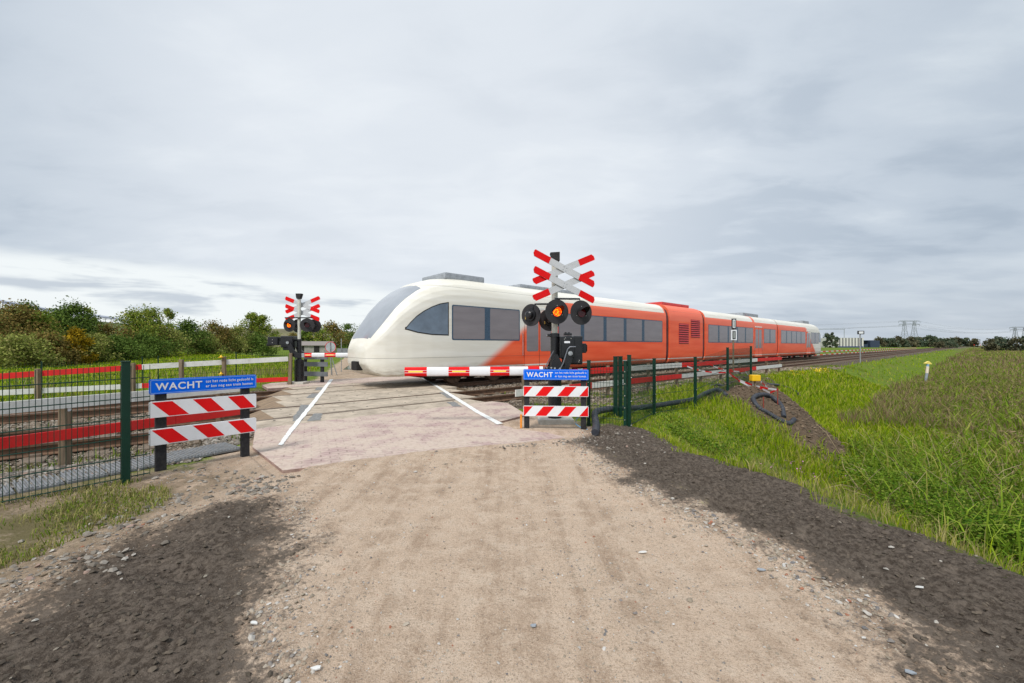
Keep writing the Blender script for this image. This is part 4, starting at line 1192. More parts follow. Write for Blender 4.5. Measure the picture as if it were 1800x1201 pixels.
# roof units
for a, b_, h in ((2.9, 4.7, .15), (6.6, 10.2, .09), (31.6, 35.2, .20), (49.2, 51.8, .24)):
    m = MB(); m.box(((a + b_) / 2, 0, 3.86 + h / 2), (b_ - a, 1.7, h + .1), bev=.07); u = m.build('roof_unit', M_ac, train)
    m = MB()
    for i in range(2): m.cyl((a + (b_ - a) * (.3 + .4 * i), 0, 3.9 + h), (a + (b_ - a) * (.3 + .4 * i), 0, 3.93 + h), .36, n=20)
    m.build('fan_cover', M_under, u)
# grab rails beside the doors
for xg in (6.15, 8.05, 32.3, 34.2, 47.85, 49.75):
    m = MB(); m.cyl((xg, -1.50, 1.0), (xg, -1.50, 1.9), .014, n=6); m.build('grab_rail', M_galv, train)
m = MB(); m.box((20.4, .0, 4.0), (3.6, 1.5, .2), bev=.06); m.build('roof_unit', mat('module_roof', (.55, .06, .06), .5), train)
# underframe, wheels
m = MB()
for a, b_ in ((2.2, 17.6), (18.2, 22.6), (23.2, 38.0), (38.7, 53.6)): m.box(((a + b_) / 2, 0, .42), (b_ - a, 2.1, .38))
m.build('underframe', M_under, train)
for xb in (4.2, 19.2, 21.6, 37.0 + 1.35, 51.6):
    m = MB()
    for s in (-1, 1): m.box((xb, s * .98, .44), (2.6, .14, .20), bev=.03); m.box((xb, s * .98, .58), (.9, .2, .2), bev=.03)
    bg_ = m.build('bogie', M_under, train)
    offs = (-.95, .95) if xb not in (19.2, 21.6) else (0,)
    for o_ in offs:
        m = MB()
        for s in (-1, 1):
            m.cyl((xb + o_, s * .74, .38), (xb + o_, s * .87, .38), .385, n=28); m.cyl((xb + o_, s * .70, .38), (xb + o_, s * .74, .38), .41, n=28)
        m.cyl((xb + o_, -.8, .38), (xb + o_, .8, .38), .08, n=10); m.build('wheel', M_rust, bg_)

# ---------- scattering helpers ------------------------------------------------------------------------
def in_view(x, y, m=.06):
    s = x / np.maximum(y, .01) * F / 900
    return (y > 1.2) & (np.abs(s) < 1 + m + .35 / np.maximum(y, 1.2))
def blades(name, x, y, z, h, w, m, lean=.5, parent=None, wind=(0.0, 0.0), label=None, cat=None, kind='stuff'):
    n = len(x); a = RNG.uniform(0, 2 * math.pi, n); ca, sa = np.cos(a), np.sin(a)
    b_ = RNG.uniform(0, 2 * math.pi, n); lx = np.cos(b_) * lean * RNG.uniform(.2, 1, n) + wind[0]; ly = np.sin(b_) * lean * RNG.uniform(.2, 1, n) + wind[1]
    V = np.empty((n, 5, 3)); hw = w / 2
    V[:, 0] = np.stack([x - ca * hw, y - sa * hw, z - .02], 1); V[:, 1] = np.stack([x + ca * hw, y + sa * hw, z - .02], 1)
    mx, my, mz = x + lx * h * .35, y + ly * h * .35, z + h * .6
    V[:, 2] = np.stack([mx + ca * hw * .75, my + sa * hw * .75, mz], 1); V[:, 3] = np.stack([mx - ca * hw * .75, my - sa * hw * .75, mz], 1)
    V[:, 4] = np.stack([x + lx * h, y + ly * h, z + h * np.sqrt(np.maximum(.2, 1 - .5 * (lx ** 2 + ly ** 2)))], 1)
    i0 = np.arange(n) * 5
    q = np.stack([i0, i0 + 1, i0 + 2, i0 + 3], 1); t = np.stack([i0 + 3, i0 + 2, i0 + 4], 1)
    o = np_mesh(name, V.reshape(-1, 3), [q, t], m, parent)
    return tag(o, label, cat, None, kind)
def leaves_np(cx, cy, cz, size, flat=.0, asp=.6):
    n = len(cx); d1 = RNG.normal(size=(n, 3)); d1[:, 2] *= (1 - flat); d1 /= np.linalg.norm(d1, axis=1)[:, None]
    d2 = np.cross(d1, RNG.normal(size=(n, 3))); d2 /= np.linalg.norm(d2, axis=1)[:, None]
    c_ = np.stack([cx, cy, cz], 1); s = size[:, None]
    V = np.stack([c_ - d1 * s, c_ - d2 * s * asp, c_ + d1 * s, c_ + d2 * s * asp], 1)
    i0 = np.arange(n) * 4
    return V.reshape(-1, 3), np.stack([i0, i0 + 1, i0 + 2, i0 + 3], 1)

G_bright = leaf_mat('grass_bright', (.11, .20, .004), (.29, .375, .010), (.46, .40, .09), .8)
G_mid = leaf_mat('grass_mid', (.09, .165, .010), (.20, .29, .02), (.26, .21, .09), .8)
G_dry = leaf_mat('grass_dry', (.22, .20, .06), (.42, .36, .15), (.15, .19, .04), 1.0)
G_reed = leaf_mat('reed_green', (.085, .175, .010), (.235, .33, .03), (.36, .32, .09), .7)
G_plume = leaf_mat('reed_plume', (.19, .135, .07), (.31, .225, .135), (.19, .22, .045), .7)
G_weed = leaf_mat('weed_leaf', (.045, .11, .010), (.15, .245, .02), (.25, .30, .05), 2.0)
def region_pts(n, x0, x1, y0, y1): return RNG.uniform(x0, x1, n), RNG.uniform(y0, y1, n)
def zgrass(x, y):
    s_, so_, b_, br_ = gzone(x, y); return (1 - s_) * (1 - so_) * (1 - b_)
def edge_q(x, y): return sdf(PLAT, x, y)
# near right bank (mound between road, fence and ditch)
x, y = region_pts(330000, 1.3, 12.5, 2.0, 13.0)
t, c = tcq(x, y); r = np.hypot(x, y)
keep = in_view(x, y) & (zgrass(x, y) > RNG.uniform(.25, .75, len(x))) & (c < 6.3) & (RNG.random(len(x)) < np.clip((5.5 / r) ** 1.6, 0, 1))
patch = fbm(x * .55, y * .55, 3, 51); keep &= ~((c > 4.3) & (c < 6.4) & (RNG.random(len(x)) < .6)); keep &= ~((x > 2.7) & (y < 4.6) & (RNG.random(len(x)) < .55)); keep &= (patch + .35 + RNG.uniform(-.1, .3, len(x)) > .05)
x, y, patch, r, c = x[keep], y[keep], patch[keep], r[keep], c[keep]
z = surf_z(x, y)
low = sstep(-.3, -.85, z)
h = (.024 + .05 * RNG.random(len(x)) ** 1.4) * (1 + 1.3 * sstep(.0, .25, patch)) * (1 + .3 * low) * np.where((x > 2.7) & (y < 4.6), RNG.uniform(.4, 1.6, len(x)), 1); w = (.004 + .005 * RNG.random(len(x))) * np.clip(r / 5, .8, 2.2)
dry = RNG.random(len(x)) < (.14 + .35 * ((x > 2.6) & (y < 5)) + .45 * sstep(.02, .2, fbm(x * .8, y * .8, 3, 61)) * low)
blades('grass', x[~dry], y[~dry], z[~dry], h[~dry], w[~dry], G_bright, .9, label='bright green grass on the bank right of the soil strip', cat='grass')
blades('grass', x[dry], y[dry], z[dry], h[dry] * 1.2, w[dry], G_dry, .9, label='dry yellow grass on the bank right of the soil strip', cat='grass')
# far right bank and verge
x, y = region_pts(300000, 4, 190, 7.5, 150); x2, y2 = region_pts(110000, 4, 30, 7.5, 24); x = np.concatenate([x, x2]); y = np.concatenate([y, y2])
t, c = tcq(x, y); r = np.hypot(x, y)
xl = np.interp(y, [0, 2.4, 4.84, 6.6, 8.9, 21, 22], [3.3, 3.4, 5.2, 6.6, 8.6, 19.2, 20.2]); xl = np.where(y > 21, (.749 * y - 3.1) / .663, xl)
keep = in_view(x, y) & (c < 6.6) & (x < xl + 1.5) & (t > 9) & (zgrass(x, y) > .4) & (RNG.random(len(x)) < np.clip((16 / r) ** 1.2, 0, 1))
x, y, r = x[keep], y[keep], r[keep]; z = ground_z(x, y)
blades('grass', x, y, z, (.09 + .17 * RNG.random(len(x))) * (1 + .9 * fbm(x * .5, y * .5, 3, 66)), (.009 + .010 * RNG.random(len(x))) * np.clip(r / 10, 1, 7), G_bright, .7, label='long bright grass on the slope beside the ballast', cat='grass')
# reed field on the right
def reedfield(n, x0, x1, y0, y1, dens_r, pw):
    x, y = region_pts(n, x0, x1, y0, y1); t, c = tcq(x, y); r = np.hypot(x, y)
    e = edge_q(x, y); xl = np.interp(y, [0, 2.4, 4.84, 6.6, 8.9, 21, 22], [3.3, 3.4, 5.2, 6.6, 8.6, 19.2, 20.2]); xl = np.where(y > 21, (.749 * y - 3.1) / .663, xl)
    k = in_view(x, y, .45) & (x > xl + 1.2 * fbm(x * .5, y * .5, 2, 71)) & (e > .5) & (RNG.random(len(x)) < np.clip((dens_r / r) ** pw, 0, 1))
    return x[k], y[k], r[k], e[k]
x, y, r, e = reedfield(190000, 2.5, 34, 1.5, 30, 6, 1.3); z = ground_z(x, y)
ws = np.clip(r / 7, .8, 3.2)
hgt = (.45 + .55 * RNG.random(len(x))) * (.75 + .5 * sstep(1.5, 5, e)) * (1 + .7 * fbm(x * .4, y * .4, 3, 81))
xl = np.interp(y, [0, 2.4, 4.84, 6.6, 8.9, 21, 22], [3.3, 3.4, 5.2, 6.6, 8.6, 19.2, 20.2]); xl = np.where(y > 21, (.749 * y - 3.1) / .663, xl)
hgt = np.clip(hgt * .62, .15, .75) * (.3 + .7 * sstep(0, 3.2, x - xl + .5))
g = RNG.random(len(x)) < .88
blades('reed_bed', x[g], y[g], z[g], hgt[g], (.011 + .010 * RNG.random(g.sum())) * ws[g], G_reed, .95, wind=(-.25, -.1), label='green reeds and tall grass filling the ditch at the right', cat='reeds')
blades('reed_bed', x[~g], y[~g], z[~g], hgt[~g] * 1.05, (.008 + .008 * RNG.random((~g).sum())) * ws[~g], G_dry, .9, wind=(-.25, -.1), label='pale dry stalks among the reeds at the right', cat='reeds')
# brown plumes
k = (RNG.random(len(x)) < .10 + .26 * sstep(.0, .2, fbm(x * .22, y * .22, 3, 91))) & (e > 1.6) & (x > xl + .8)
px_, py_, pz_, pr_ = x[k], y[k], (z + hgt * 1.05)[k], r[k]
n = len(px_); rep = 7
qx = np.repeat(px_, rep) + RNG.normal(0, .03, n * rep) * np.repeat(np.clip(pr_ / 7, 1, 3), rep) - .2 * .5; qy = np.repeat(py_, rep) + RNG.normal(0, .03, n * rep); qz = np.repeat(pz_, rep) - RNG.uniform(0, .22, n * rep)
V, Q = leaves_np(qx, qy, qz, RNG.uniform(.018, .05, n * rep) * np.repeat(np.clip(pr_ / 8, .8, 2.2), rep), -.6, .14)
tag(np_mesh('reed_plumes', V, [Q], G_plume), 'brown feathery plumes on top of the reeds at the right', 'reeds', None, 'stuff')
n = 190000; rr_ = 17 * np.exp(RNG.random(n) ** .85 * math.log(26)); th_ = RNG.uniform(.30, .93, n); x = rr_ * np.sin(th_); y = rr_ * np.cos(th_)
t, c = tcq(x, y); r = rr_; k = in_view(x, y, .3) & (c < 3.0 + 1.2 * fbm(x * .3, y * .3, 2, 73)) & (edge_q(x, y) > .5); x, y, r = x[k], y[k], r[k]; z = ground_z(x, y)
hgt = (.22 + .35 * RNG.random(len(x))) * np.clip(r / 60, 1, 1.6); mm = RNG.random(len(x)) < .50 + .9 * fbm(x * .05, y * .05, 3, 95)
ww = .022 * np.clip(r / 18, 1, 14)
blades('reed_bed', x[~mm], y[~mm], z[~mm], hgt[~mm], ww[~mm], G_reed, .5, label='distant green reeds in the field at the right', cat='reeds')
blades('reed_bed', x[mm], y[mm], z[mm], hgt[mm] * 1.05, ww[mm], G_plume, .6, label='distant brown reeds in the field at the right', cat='reeds')
# broad-leaved weeds: mound and lower right
def weeds(cent, n, spread, hh, size, label):
    cx = np.concatenate([RNG.normal(a, spread, n) for a, b_ in cent]); cy = np.concatenate([RNG.normal(b_, spread, n) for a, b_ in cent])
    k = zgrass(cx, cy) > .5; cx, cy = cx[k], cy[k]
    cz = surf_z(cx, cy) + RNG.random(len(cx)) ** .8 * hh
    V, Q = leaves_np(cx, cy, cz, RNG.uniform(.6, 1.3, len(cx)) * size, .55, .62)
    return tag(np_mesh('weeds', V, [Q], G_weed), label, 'weeds', None, 'stuff')
cent = [tuple(hit(px, py)[:2]) for px, py in ((1190, 760), (1210, 775), (1235, 785), (1262, 795), (1285, 800), (1180, 740), (1300, 770), (1345, 775), (1390, 745), (1240, 725), (1400, 765), (1150, 722), (1500, 820), (1325, 760), (1440, 690), (1465, 768))]
weeds(cent, 240, .20, .10, .022, 'low dark green nettles and clover on the grassy mound')
cent = []
while len(cent) < 85:
    px = random.uniform(1500, 1850); lo = 850 + (px - 1500) * .42
    p = hit(px, lo + random.uniform(-60, 110) * random.random()); 
    if p.x > 3.2 and random.random() < min(1, (px - 1450) / 220) and sdf(PLAT, np.array([p.x]), np.array([p.y]))[0] > .35: cent.append((p.x, p.y))
weeds(cent, 170, .17, .42, .021, 'leafy green shrubs growing at the lower right edge of the soil strip')
cent2 = [(a_ + random.uniform(.3, 3), b_ + random.uniform(.3, 3.5)) for a_, b_ in cent[:60]]
weeds(cent2, 120, .22, .38, .024, 'patches of broad green leaves between the reeds at the right')
# arching reed leaves and dead stalks
n = 2600; x = RNG.uniform(3.4, 11, n); y = RNG.uniform(2.2, 10, n)
xl = np.interp(y, [0, 2.4, 4.84, 6.6, 8.9, 21], [3.3, 3.4, 4.6, 5.6, 7.2, 17.9]); k = (x > xl + .1) & in_view(x, y) & (fbm(x * .6, y * .6, 2, 131) > -.08); x, y = x[k], y[k]; z = ground_z(x, y)
blades('reed_leaves', x, y, z + .15, RNG.uniform(.35, .75, len(x)), RNG.uniform(.010, .026, len(x)), G_reed, 1.5, wind=(-.5, -.1), label='long arching reed leaves at the lower right', cat='reeds')
ds = MB()
for i in range(170):
    if i < 90: px, py = random.gauss(1650, 70), random.gauss(815, 55)
    else: px, py = random.uniform(1500, 1800), random.uniform(700, 940)
    p = hit(px, py)
    if p.x < 3.6: continue
    L_ = random.uniform(.35, .9); a_ = random.gauss(-.35, .55); b_ = random.gauss(0, .5); d_ = Vector((math.sin(a_), math.sin(b_) * .6, math.cos(a_))).normalized() * L_
    bend = p + d_ + Vector((random.gauss(0, .12), 0, -random.random() * .18))
    ds.tube([p + Vector((0, 0, .05)), p + d_ * .6, bend], [.005, .004, .002], 4, smooth=False)
tag(ds.build('dead_stalks', mat('straw', (.42, .33, .19), .8, var=.3, scale=2)), 'bleached dead stalks sticking out of the reeds at the right', 'reeds', None, 'stuff')
x, y = region_pts(26000, 3.5, 12, 7.5, 15); hd_ = sdf(HEAP, x, y); k = (hd_ < .15) & in_view(x, y); x, y = x[k], y[k]
S_HEAP_STOPS = ('heap_clod', [(0, (.085, .058, .036)), (.35, (.14, .095, .06)), (.7, (.055, .038, .025)), (.92, (.24, .17, .11))])
from_ = len(x)
HEAPPTS = (x, y)
# left grass
x, y = region_pts(90000, -6.2, -2.7, 2.4, 7.0)
t, c = tcq(x, y)
gp = fbm(x * 1.4, y * 1.4, 3, 55)
keep = in_view(x, y) & (zgrass(x, y) > .3) & (c < 5.75) & (gp + RNG.uniform(-.15, .15, len(x)) > -.04) & (RNG.random(len(x)) < .6)
x, y = x[keep], y[keep]; z = surf_z(x, y)
dry = RNG.random(len(x)) < .45
blades('grass', x[~dry], y[~dry], z[~dry], .02 + .05 * RNG.random((~dry).sum()) ** 2, .004 + .005 * RNG.random((~dry).sum()), G_mid, 1.6, label='flattened green grass under the mesh fence in the left foreground', cat='grass')
blades('grass', x[dry], y[dry], z[dry], .03 + .06 * RNG.random(dry.sum()), .005 + .004 * RNG.random(dry.sum()), G_dry, 1.2, label='dry grass litter in the left foreground', cat='grass')
# grass in and along the ballast and round the foundations
x, y = region_pts(500000, -22, 24, 3.5, 34)
t, c = tcq(x, y); r = np.hypot(x, y)
gp = fbm(x * .9, y * .9, 3, 57)
incr = (t > 1.0 + (c - 8.8) * .3) & (t < 6.9 + (c - 8.8) * .42) & (c > 7.9) & (c < 17.6)
dens_ = np.where(np.abs(c - 11.6) < 3.1, .03, np.where(c < 8.6, .5, .25))
keep = in_view(x, y) & (c > 4.6) & (c < 17.8) & ~incr & (gp > .09) & (RNG.random(len(x)) < dens_) & (sdf(PAVE, x, y) > .08) & (gzone(x, y)[0] < .4)
x, y, r = x[keep], y[keep], r[keep]; z = surf_z(x, y)
blades('grass', x, y, z, .05 + .11 * RNG.random(len(x)) ** 1.5, (.006 + .006 * RNG.random(len(x))) * np.clip(r / 6, 1, 2.5), G_mid, .9, label='weedy grass tufts in the ballast beside the tracks', cat='grass')
# verge beyond the tracks, left: field grass and dry reeds
x, y = region_pts(380000, -90, 14, 10, 90)
t, c = tcq(x, y); r = np.hypot(x, y); lat = x * RD.y - y * RD.x
keep = in_view(x, y) & (c > 17.6) & (np.abs(lat - .6) > 3) & (RNG.random(len(x)) < np.clip((17 / r) ** 1.3, 0, 1)) & (t < 12)
x, y, r, c = x[keep], y[keep], r[keep], c[keep]; z = ground_z(x, y)
rd2 = (fbm(x * .25, y * .25, 3, 63) > .02) & (c < 24)
blades('grass', x[~rd2], y[~rd2], z[~rd2], .12 + .14 * RNG.random((~rd2).sum()), .03 * np.clip(r[~rd2] / 15, 1, 5), G_bright, .7, label='green meadow grass beyond the tracks on the left', cat='grass')
blades('dry_reeds', x[rd2], y[rd2], z[rd2], .25 + .35 * RNG.random(rd2.sum()), .02 * np.clip(r[rd2] / 15, 1, 4), G_dry, .5, label='dry reeds behind the far planks on the left', cat='reeds')
# yellow ragwort and small flowers
def flowers(pts, n, spread, hh, size, m_, label):
    cx = np.concatenate([RNG.normal(p.x, spread, n) for p in pts]); cy = np.concatenate([RNG.normal(p.y, spread, n) for p in pts])
    cz = np.concatenate([RNG.uniform(p.z + hh * .5, p.z + hh, n) for p in pts]); V, Q = leaves_np(cx, cy, cz, np.full(len(cx), size), .8, .9)
    o = np_mesh('flower_heads', V, [Q], m_); return tag(o, label, 'flowers', None, 'stuff')
M_fy = mat('flower_yellow', (.75, .52, .01), .6); M_fp = mat('flower_pink', (.48, .18, .36), .6)
flowers([hit(px, py) for px, py in ((1395, 668), (1405, 667), (1412, 669))], 14, .10, .42, .022, M_fy, 'yellow ragwort flowers at the edge of the ballast')
flowers([hit(px, py) for px, py in ((1436, 660), (1443, 660), (1449, 662))], 26, .14, .40, .032, M_fy, 'dense yellow flowers on the bank right of the ragwort')
flowers([hit(px, py) for px, py in ((1350, 828), (1385, 825), (1400, 835), (1395, 822), (1418, 842), (1440, 858), (1480, 850))], 4, .08, .16, .016, M_fp, 'small pink clover flowers on the lower bank')

# ---------- stones ------------------------------------------------------------------------------------------
def stones(name, x, y, z, s, m, label, flat=.6, kind='stuff'):
    n = len(x)
    base = np.array([(0, 0, 1), (.9, 0, .1), (.28, .85, .2), (-.72, .53, .0), (-.72, -.53, .15), (.28, -.85, 0), (0, 0, -.7), (.5, .5, .75), (-.5, .1, .8)])
    from mathutils import geometry
    bm = bmesh.new()
    for p in base: bm.verts.new(p)
    bmesh.ops.convex_hull(bm, input=bm.verts[:]); bm.verts.index_update()
    vs = np.array([v.co[:] for v in bm.verts]); fs = np.array([[v.index for v in f.verts] for f in bm.faces if len(f.verts) == 3]); bm.free()
    k = len(vs); a = RNG.uniform(0, 2 * math.pi, n); ca, sa = np.cos(a), np.sin(a)
    sx, sy, sz = s * RNG.uniform(.7, 1.35, n), s * RNG.uniform(.6, 1.0, n), s * flat * RNG.uniform(.6, 1.1, n)
    jit = RNG.uniform(.8, 1.2, (n, k, 3)); B = vs[None] * jit
    bx, by, bz = B[..., 0] * sx[:, None], B[..., 1] * sy[:, None], B[..., 2] * sz[:, None]
    tl = RNG.uniform(-.5, .5, n)[:, None]; bx, bz = bx * np.cos(tl) - bz * np.sin(tl), bx * np.sin(tl) + bz * np.cos(tl)
    V = np.stack([x[:, None] + bx * ca[:, None] - by * sa[:, None], y[:, None] + bx * sa[:, None] + by * ca[:, None], z[:, None] + bz + sz[:, None] * .25], -1)
    Fc = (np.arange(n)[:, None, None] * k + fs[None]).reshape(-1, 3)
    o = np_mesh(name, V.reshape(-1, 3), [Fc], m); return tag(o, label, 'stones', None, kind)
def stone_mat(name, stops, bump=.4):
    m, nt, b = new_mat(name); N = NT(nt)
    g = N.n('NewGeometry').outputs['Random Per Island']; rp = N.n('ValToRGB'); N.L(g, rp.inputs[0]); rp.color_ramp.interpolation = 'CONSTANT'
    el = rp.color_ramp.elements; el[0].position = 0; el[0].color = (*stops[0][1], 1); el[1].position = stops[1][0]; el[1].color = (*stops[1][1], 1)
    for p, c_ in stops[2:]: e_ = el.new(p); e_.color = (*c_, 1)
    P = N.n('TexCoord').outputs['Object']; N.setin(b.inputs['Base Color'], N.mix(N.math('MULTIPLY', N.noise(P, 60, 4), .5), rp.outputs[0], (.2, .17, .13)))
    b.inputs['Roughness'].default_value = .9; b.inputs['Specular IOR Level'].default_value = .2; return m
S_road = stone_mat('road_stone', [(0, (.30, .25, .19)), (.3, (.42, .36, .29)), (.55, (.22, .20, .19)), (.72, (.50, .47, .43)), (.86, (.36, .13, .07)), (.90, (.62, .60, .57)), (.955, (.14, .14, .15))])
S_bal = stone_mat('ballast_stone', [(0, (.20, .155, .11)), (.3, (.29, .235, .175)), (.5, (.15, .11, .08)), (.7, (.36, .31, .26)), (.86, (.24, .20, .16))])
S_grey = stone_mat('grey_stone', [(0, (.21, .185, .155)), (.3, (.30, .27, .235)), (.6, (.15, .13, .11)), (.85, (.42, .39, .35)), (.95, (.33, .22, .18))])
S_soil = stone_mat('soil_clod', [(0, (.07, .053, .04)), (.3, (.11, .085, .065)), (.6, (.05, .039, .03)), (.965, (.26, .23, .19)), (.988, (.5, .47, .42))])
x, y = region_pts(420000, -4.2, 3.4, 1.3, 9.0); r = np.hypot(x, y)
sa_, so_, ba_, br_ = gzone(x, y); cl = fbm(x * 2.2, y * 2.2, 3, 101)
edge_b = np.exp(-((sdf(SOIL_R, x, y)) / .22) ** 2) + .7 * np.exp(-((sdf(SOIL_L, x, y)) / .25) ** 2)
keep = in_view(x, y) & (sa_ > .5) & (so_ < .5) & (sdf(PAVE, x, y) > .02) & (RNG.random(len(x)) < np.clip(.05 + .5 * sstep(.02, .2, cl) * .35 + .55 * edge_b, 0, 1) * np.clip((3.2 / r) ** 1.2, 0, 1))
x, y = x[keep], y[keep]; eb = edge_b[keep]; n = len(x)
s = .0025 + .008 * RNG.random(n) ** 6 * (1 + 1.2 * eb) + .002 * RNG.random(n)
big_ = RNG.random(n) < .004 * (1 + 3 * eb); s = np.where(big_, RNG.uniform(.011, .026, n), s)
stones('gravel', x, y, surf_z(x, y), s, S_road, 'small stones and brick crumbs strewn over the sandy road')
x, y = region_pts(60000, -3.0, 3.4, 1.3, 7.2); r = np.hypot(x, y); so_ = gzone(x, y)[1]
keep = in_view(x, y) & (so_ > .5) & (RNG.random(len(x)) < .5 * np.clip((2.6 / r) ** 1.1, 0, 1)); x, y = x[keep], y[keep]; n = len(x)
stones('soil_clods', x, y, surf_z(x, y), .004 + .016 * RNG.random(n) ** 4, S_soil, 'dark crumbs of soil on both soil strips', .7)
S_heap = stone_mat(*S_HEAP_STOPS)
stones('soil_clods', HEAPPTS[0], HEAPPTS[1], surf_z(*HEAPPTS), .008 + .045 * RNG.random(len(HEAPPTS[0])) ** 3, S_heap, 'brown clods on the dug soil by the pipe loop', .7)
# debris band left of the paving
pts = [(360, 830, .5), (420, 850, .45), (470, 845, .3), (330, 880, .4), (250, 900, .4), (200, 930, .4), (480, 860, .2), (440, 865, .2), (150, 990, .4), (90, 1010, .4)]
X, Y = [], []
for px, py, sp_ in pts:
    p = hit(px, py); k = 90; X.append(RNG.normal(p.x, sp_ * .5, k)); Y.append(RNG.normal(p.y, sp_ * .35, k))
x = np.concatenate(X); y = np.concatenate(Y); k = (sdf(PAVE, x, y) > .03); x, y = x[k], y[k]
stones('rubble', x, y, surf_z(x, y), .006 + .030 * RNG.random(len(x)) ** 3, S_grey, 'pale rubble left of the paving corner')
pts = [(1080, 768), (1060, 775), (1010, 778), (930, 782), (900, 786), (1110, 790)]
X, Y = [], []
for px, py in pts:
    p = hit(px, py); X.append(RNG.normal(p.x, .25, 70)); Y.append(RNG.normal(p.y, .14, 70))
x = np.concatenate(X); y = np.concatenate(Y); k = (sdf(PAVE, x, y) > .02); x, y = x[k], y[k]
stones('rubble', x, y, surf_z(x, y), .006 + .026 * RNG.random(len(x)) ** 3, S_grey, 'pale rubble at the right end of the paving')
# ballast
def ballast(n, a, b_, t0, t1, s0, s1, m, label, dr=8, pw=1.0, extra=None):
    t = RNG.uniform(t0, t1, n); c = RNG.uniform(a, b_, n); x = t * DT.x + c * DN.x; y = t * DT.y + c * DN.y; r = np.hypot(x, y)
    k = in_view(x, y) & (RNG.random(n) < np.clip((dr / r) ** pw, 0, 1)) & (sdf(PAVE, x, y) > .05) & (gzone(x, y)[0] < .35)
    for rail in (8.85, 10.35, 12.85, 14.35): k &= np.abs(c - rail) > .09
    lo, hi = 1.1 + (c - 8.8) * .32, 6.9 + (c - 8.8) * .42
    k &= ~((c > 7.95) & (c < 15.3) & (t > lo) & (t < hi))
    if extra is not None: k &= extra(x, y, t, c)
    x, y, r = x[k], y[k], r[k]; z = surf_z(x, y)
    stones('ballast', x, y, z, RNG.uniform(s0, s1, len(x)) * np.clip(r / 8, 1, 3.2), m, label, .75)
ballast(52000, 8.0, 16.2, -16, 1.8, .014, .030, S_bal, 'brown ballast stones between the rails left of the crossing', 8)
ballast(9000, 6.35, 8.0, -4, 1.6, .014, .042, S_grey, 'grey ballast stones between the ribbed mats and the nearest rail', 9, 1.0, lambda x, y, t, c: fbm(x * 2, y * 2, 2, 3) > -.12)
ballast(52000, 5.6, 16.2, 6.4, 34, .014, .032, S_bal, 'brown ballast stones along the tracks right of the crossing', 9, 1.0, lambda x, y, t, c: (c > 7.4) | (fbm(x * .9, y * .9, 3, 57) < .04))
# litter: pale flakes, a stick
def flake(px, py, w, m_, name, label, cat):
    p = hit(px, py); mb = MB(); k = 6; a0 = random.random() * 6
    poly = [(w * random.uniform(.5, 1) * math.cos(a0 + 2 * math.pi * i / k), w * .5 * random.uniform(.5, 1) * math.sin(a0 + 2 * math.pi * i / k)) for i in range(k)]
    mb.prism(poly, 0, .006, 'z'); z0 = float(surf_z(np.array([p.x]), np.array([p.y]))[0]); o = mb.build(name, m_, None, (p.x, p.y, z0 + .008))
    o.rotation_euler = (random.uniform(-.2, .2), random.uniform(-.2, .2), 0); tag(o, label, cat)
M_flk = mat('pale_shard', (.66, .65, .62), .6); M_sl = mat('slate_shard', (.30, .33, .36), .6)
flake(556, 1188, .03, M_flk, 'shard', 'white shard on the sand at the bottom left of the road', 'shard')
flake(1130, 972, .035, M_flk, 'shard', 'white shard on the sand right of the road centre', 'shard')
flake(1617, 1042, .028, M_flk, 'shard', 'white shard on the dark soil strip at the right', 'shard')
flake(938, 1106, .026, M_sl, 'shard', 'blue grey slate shard on the sand below the road centre', 'shard')
flake(1338, 1006, .034, M_sl, 'shard', 'grey slate shard near the edge of the right soil strip', 'shard')
flake(1598, 1192, .032, M_sl, 'shard', 'grey slate shard in the gravel at the bottom right', 'shard')
flake(446, 1105, .03, M_flk, 'shard', 'pale stone lying at the right edge of the left soil patch', 'shard')
p = hit(70, 1020); q = hit(92, 1011)
m = MB(); m.cyl(p + Vector((0, 0, .02)), q + Vector((0, 0, .02)), .008, .005, 6); tag(m.build('stick', M_wood), 'short pale stick on the soil at the far left', 'stick')
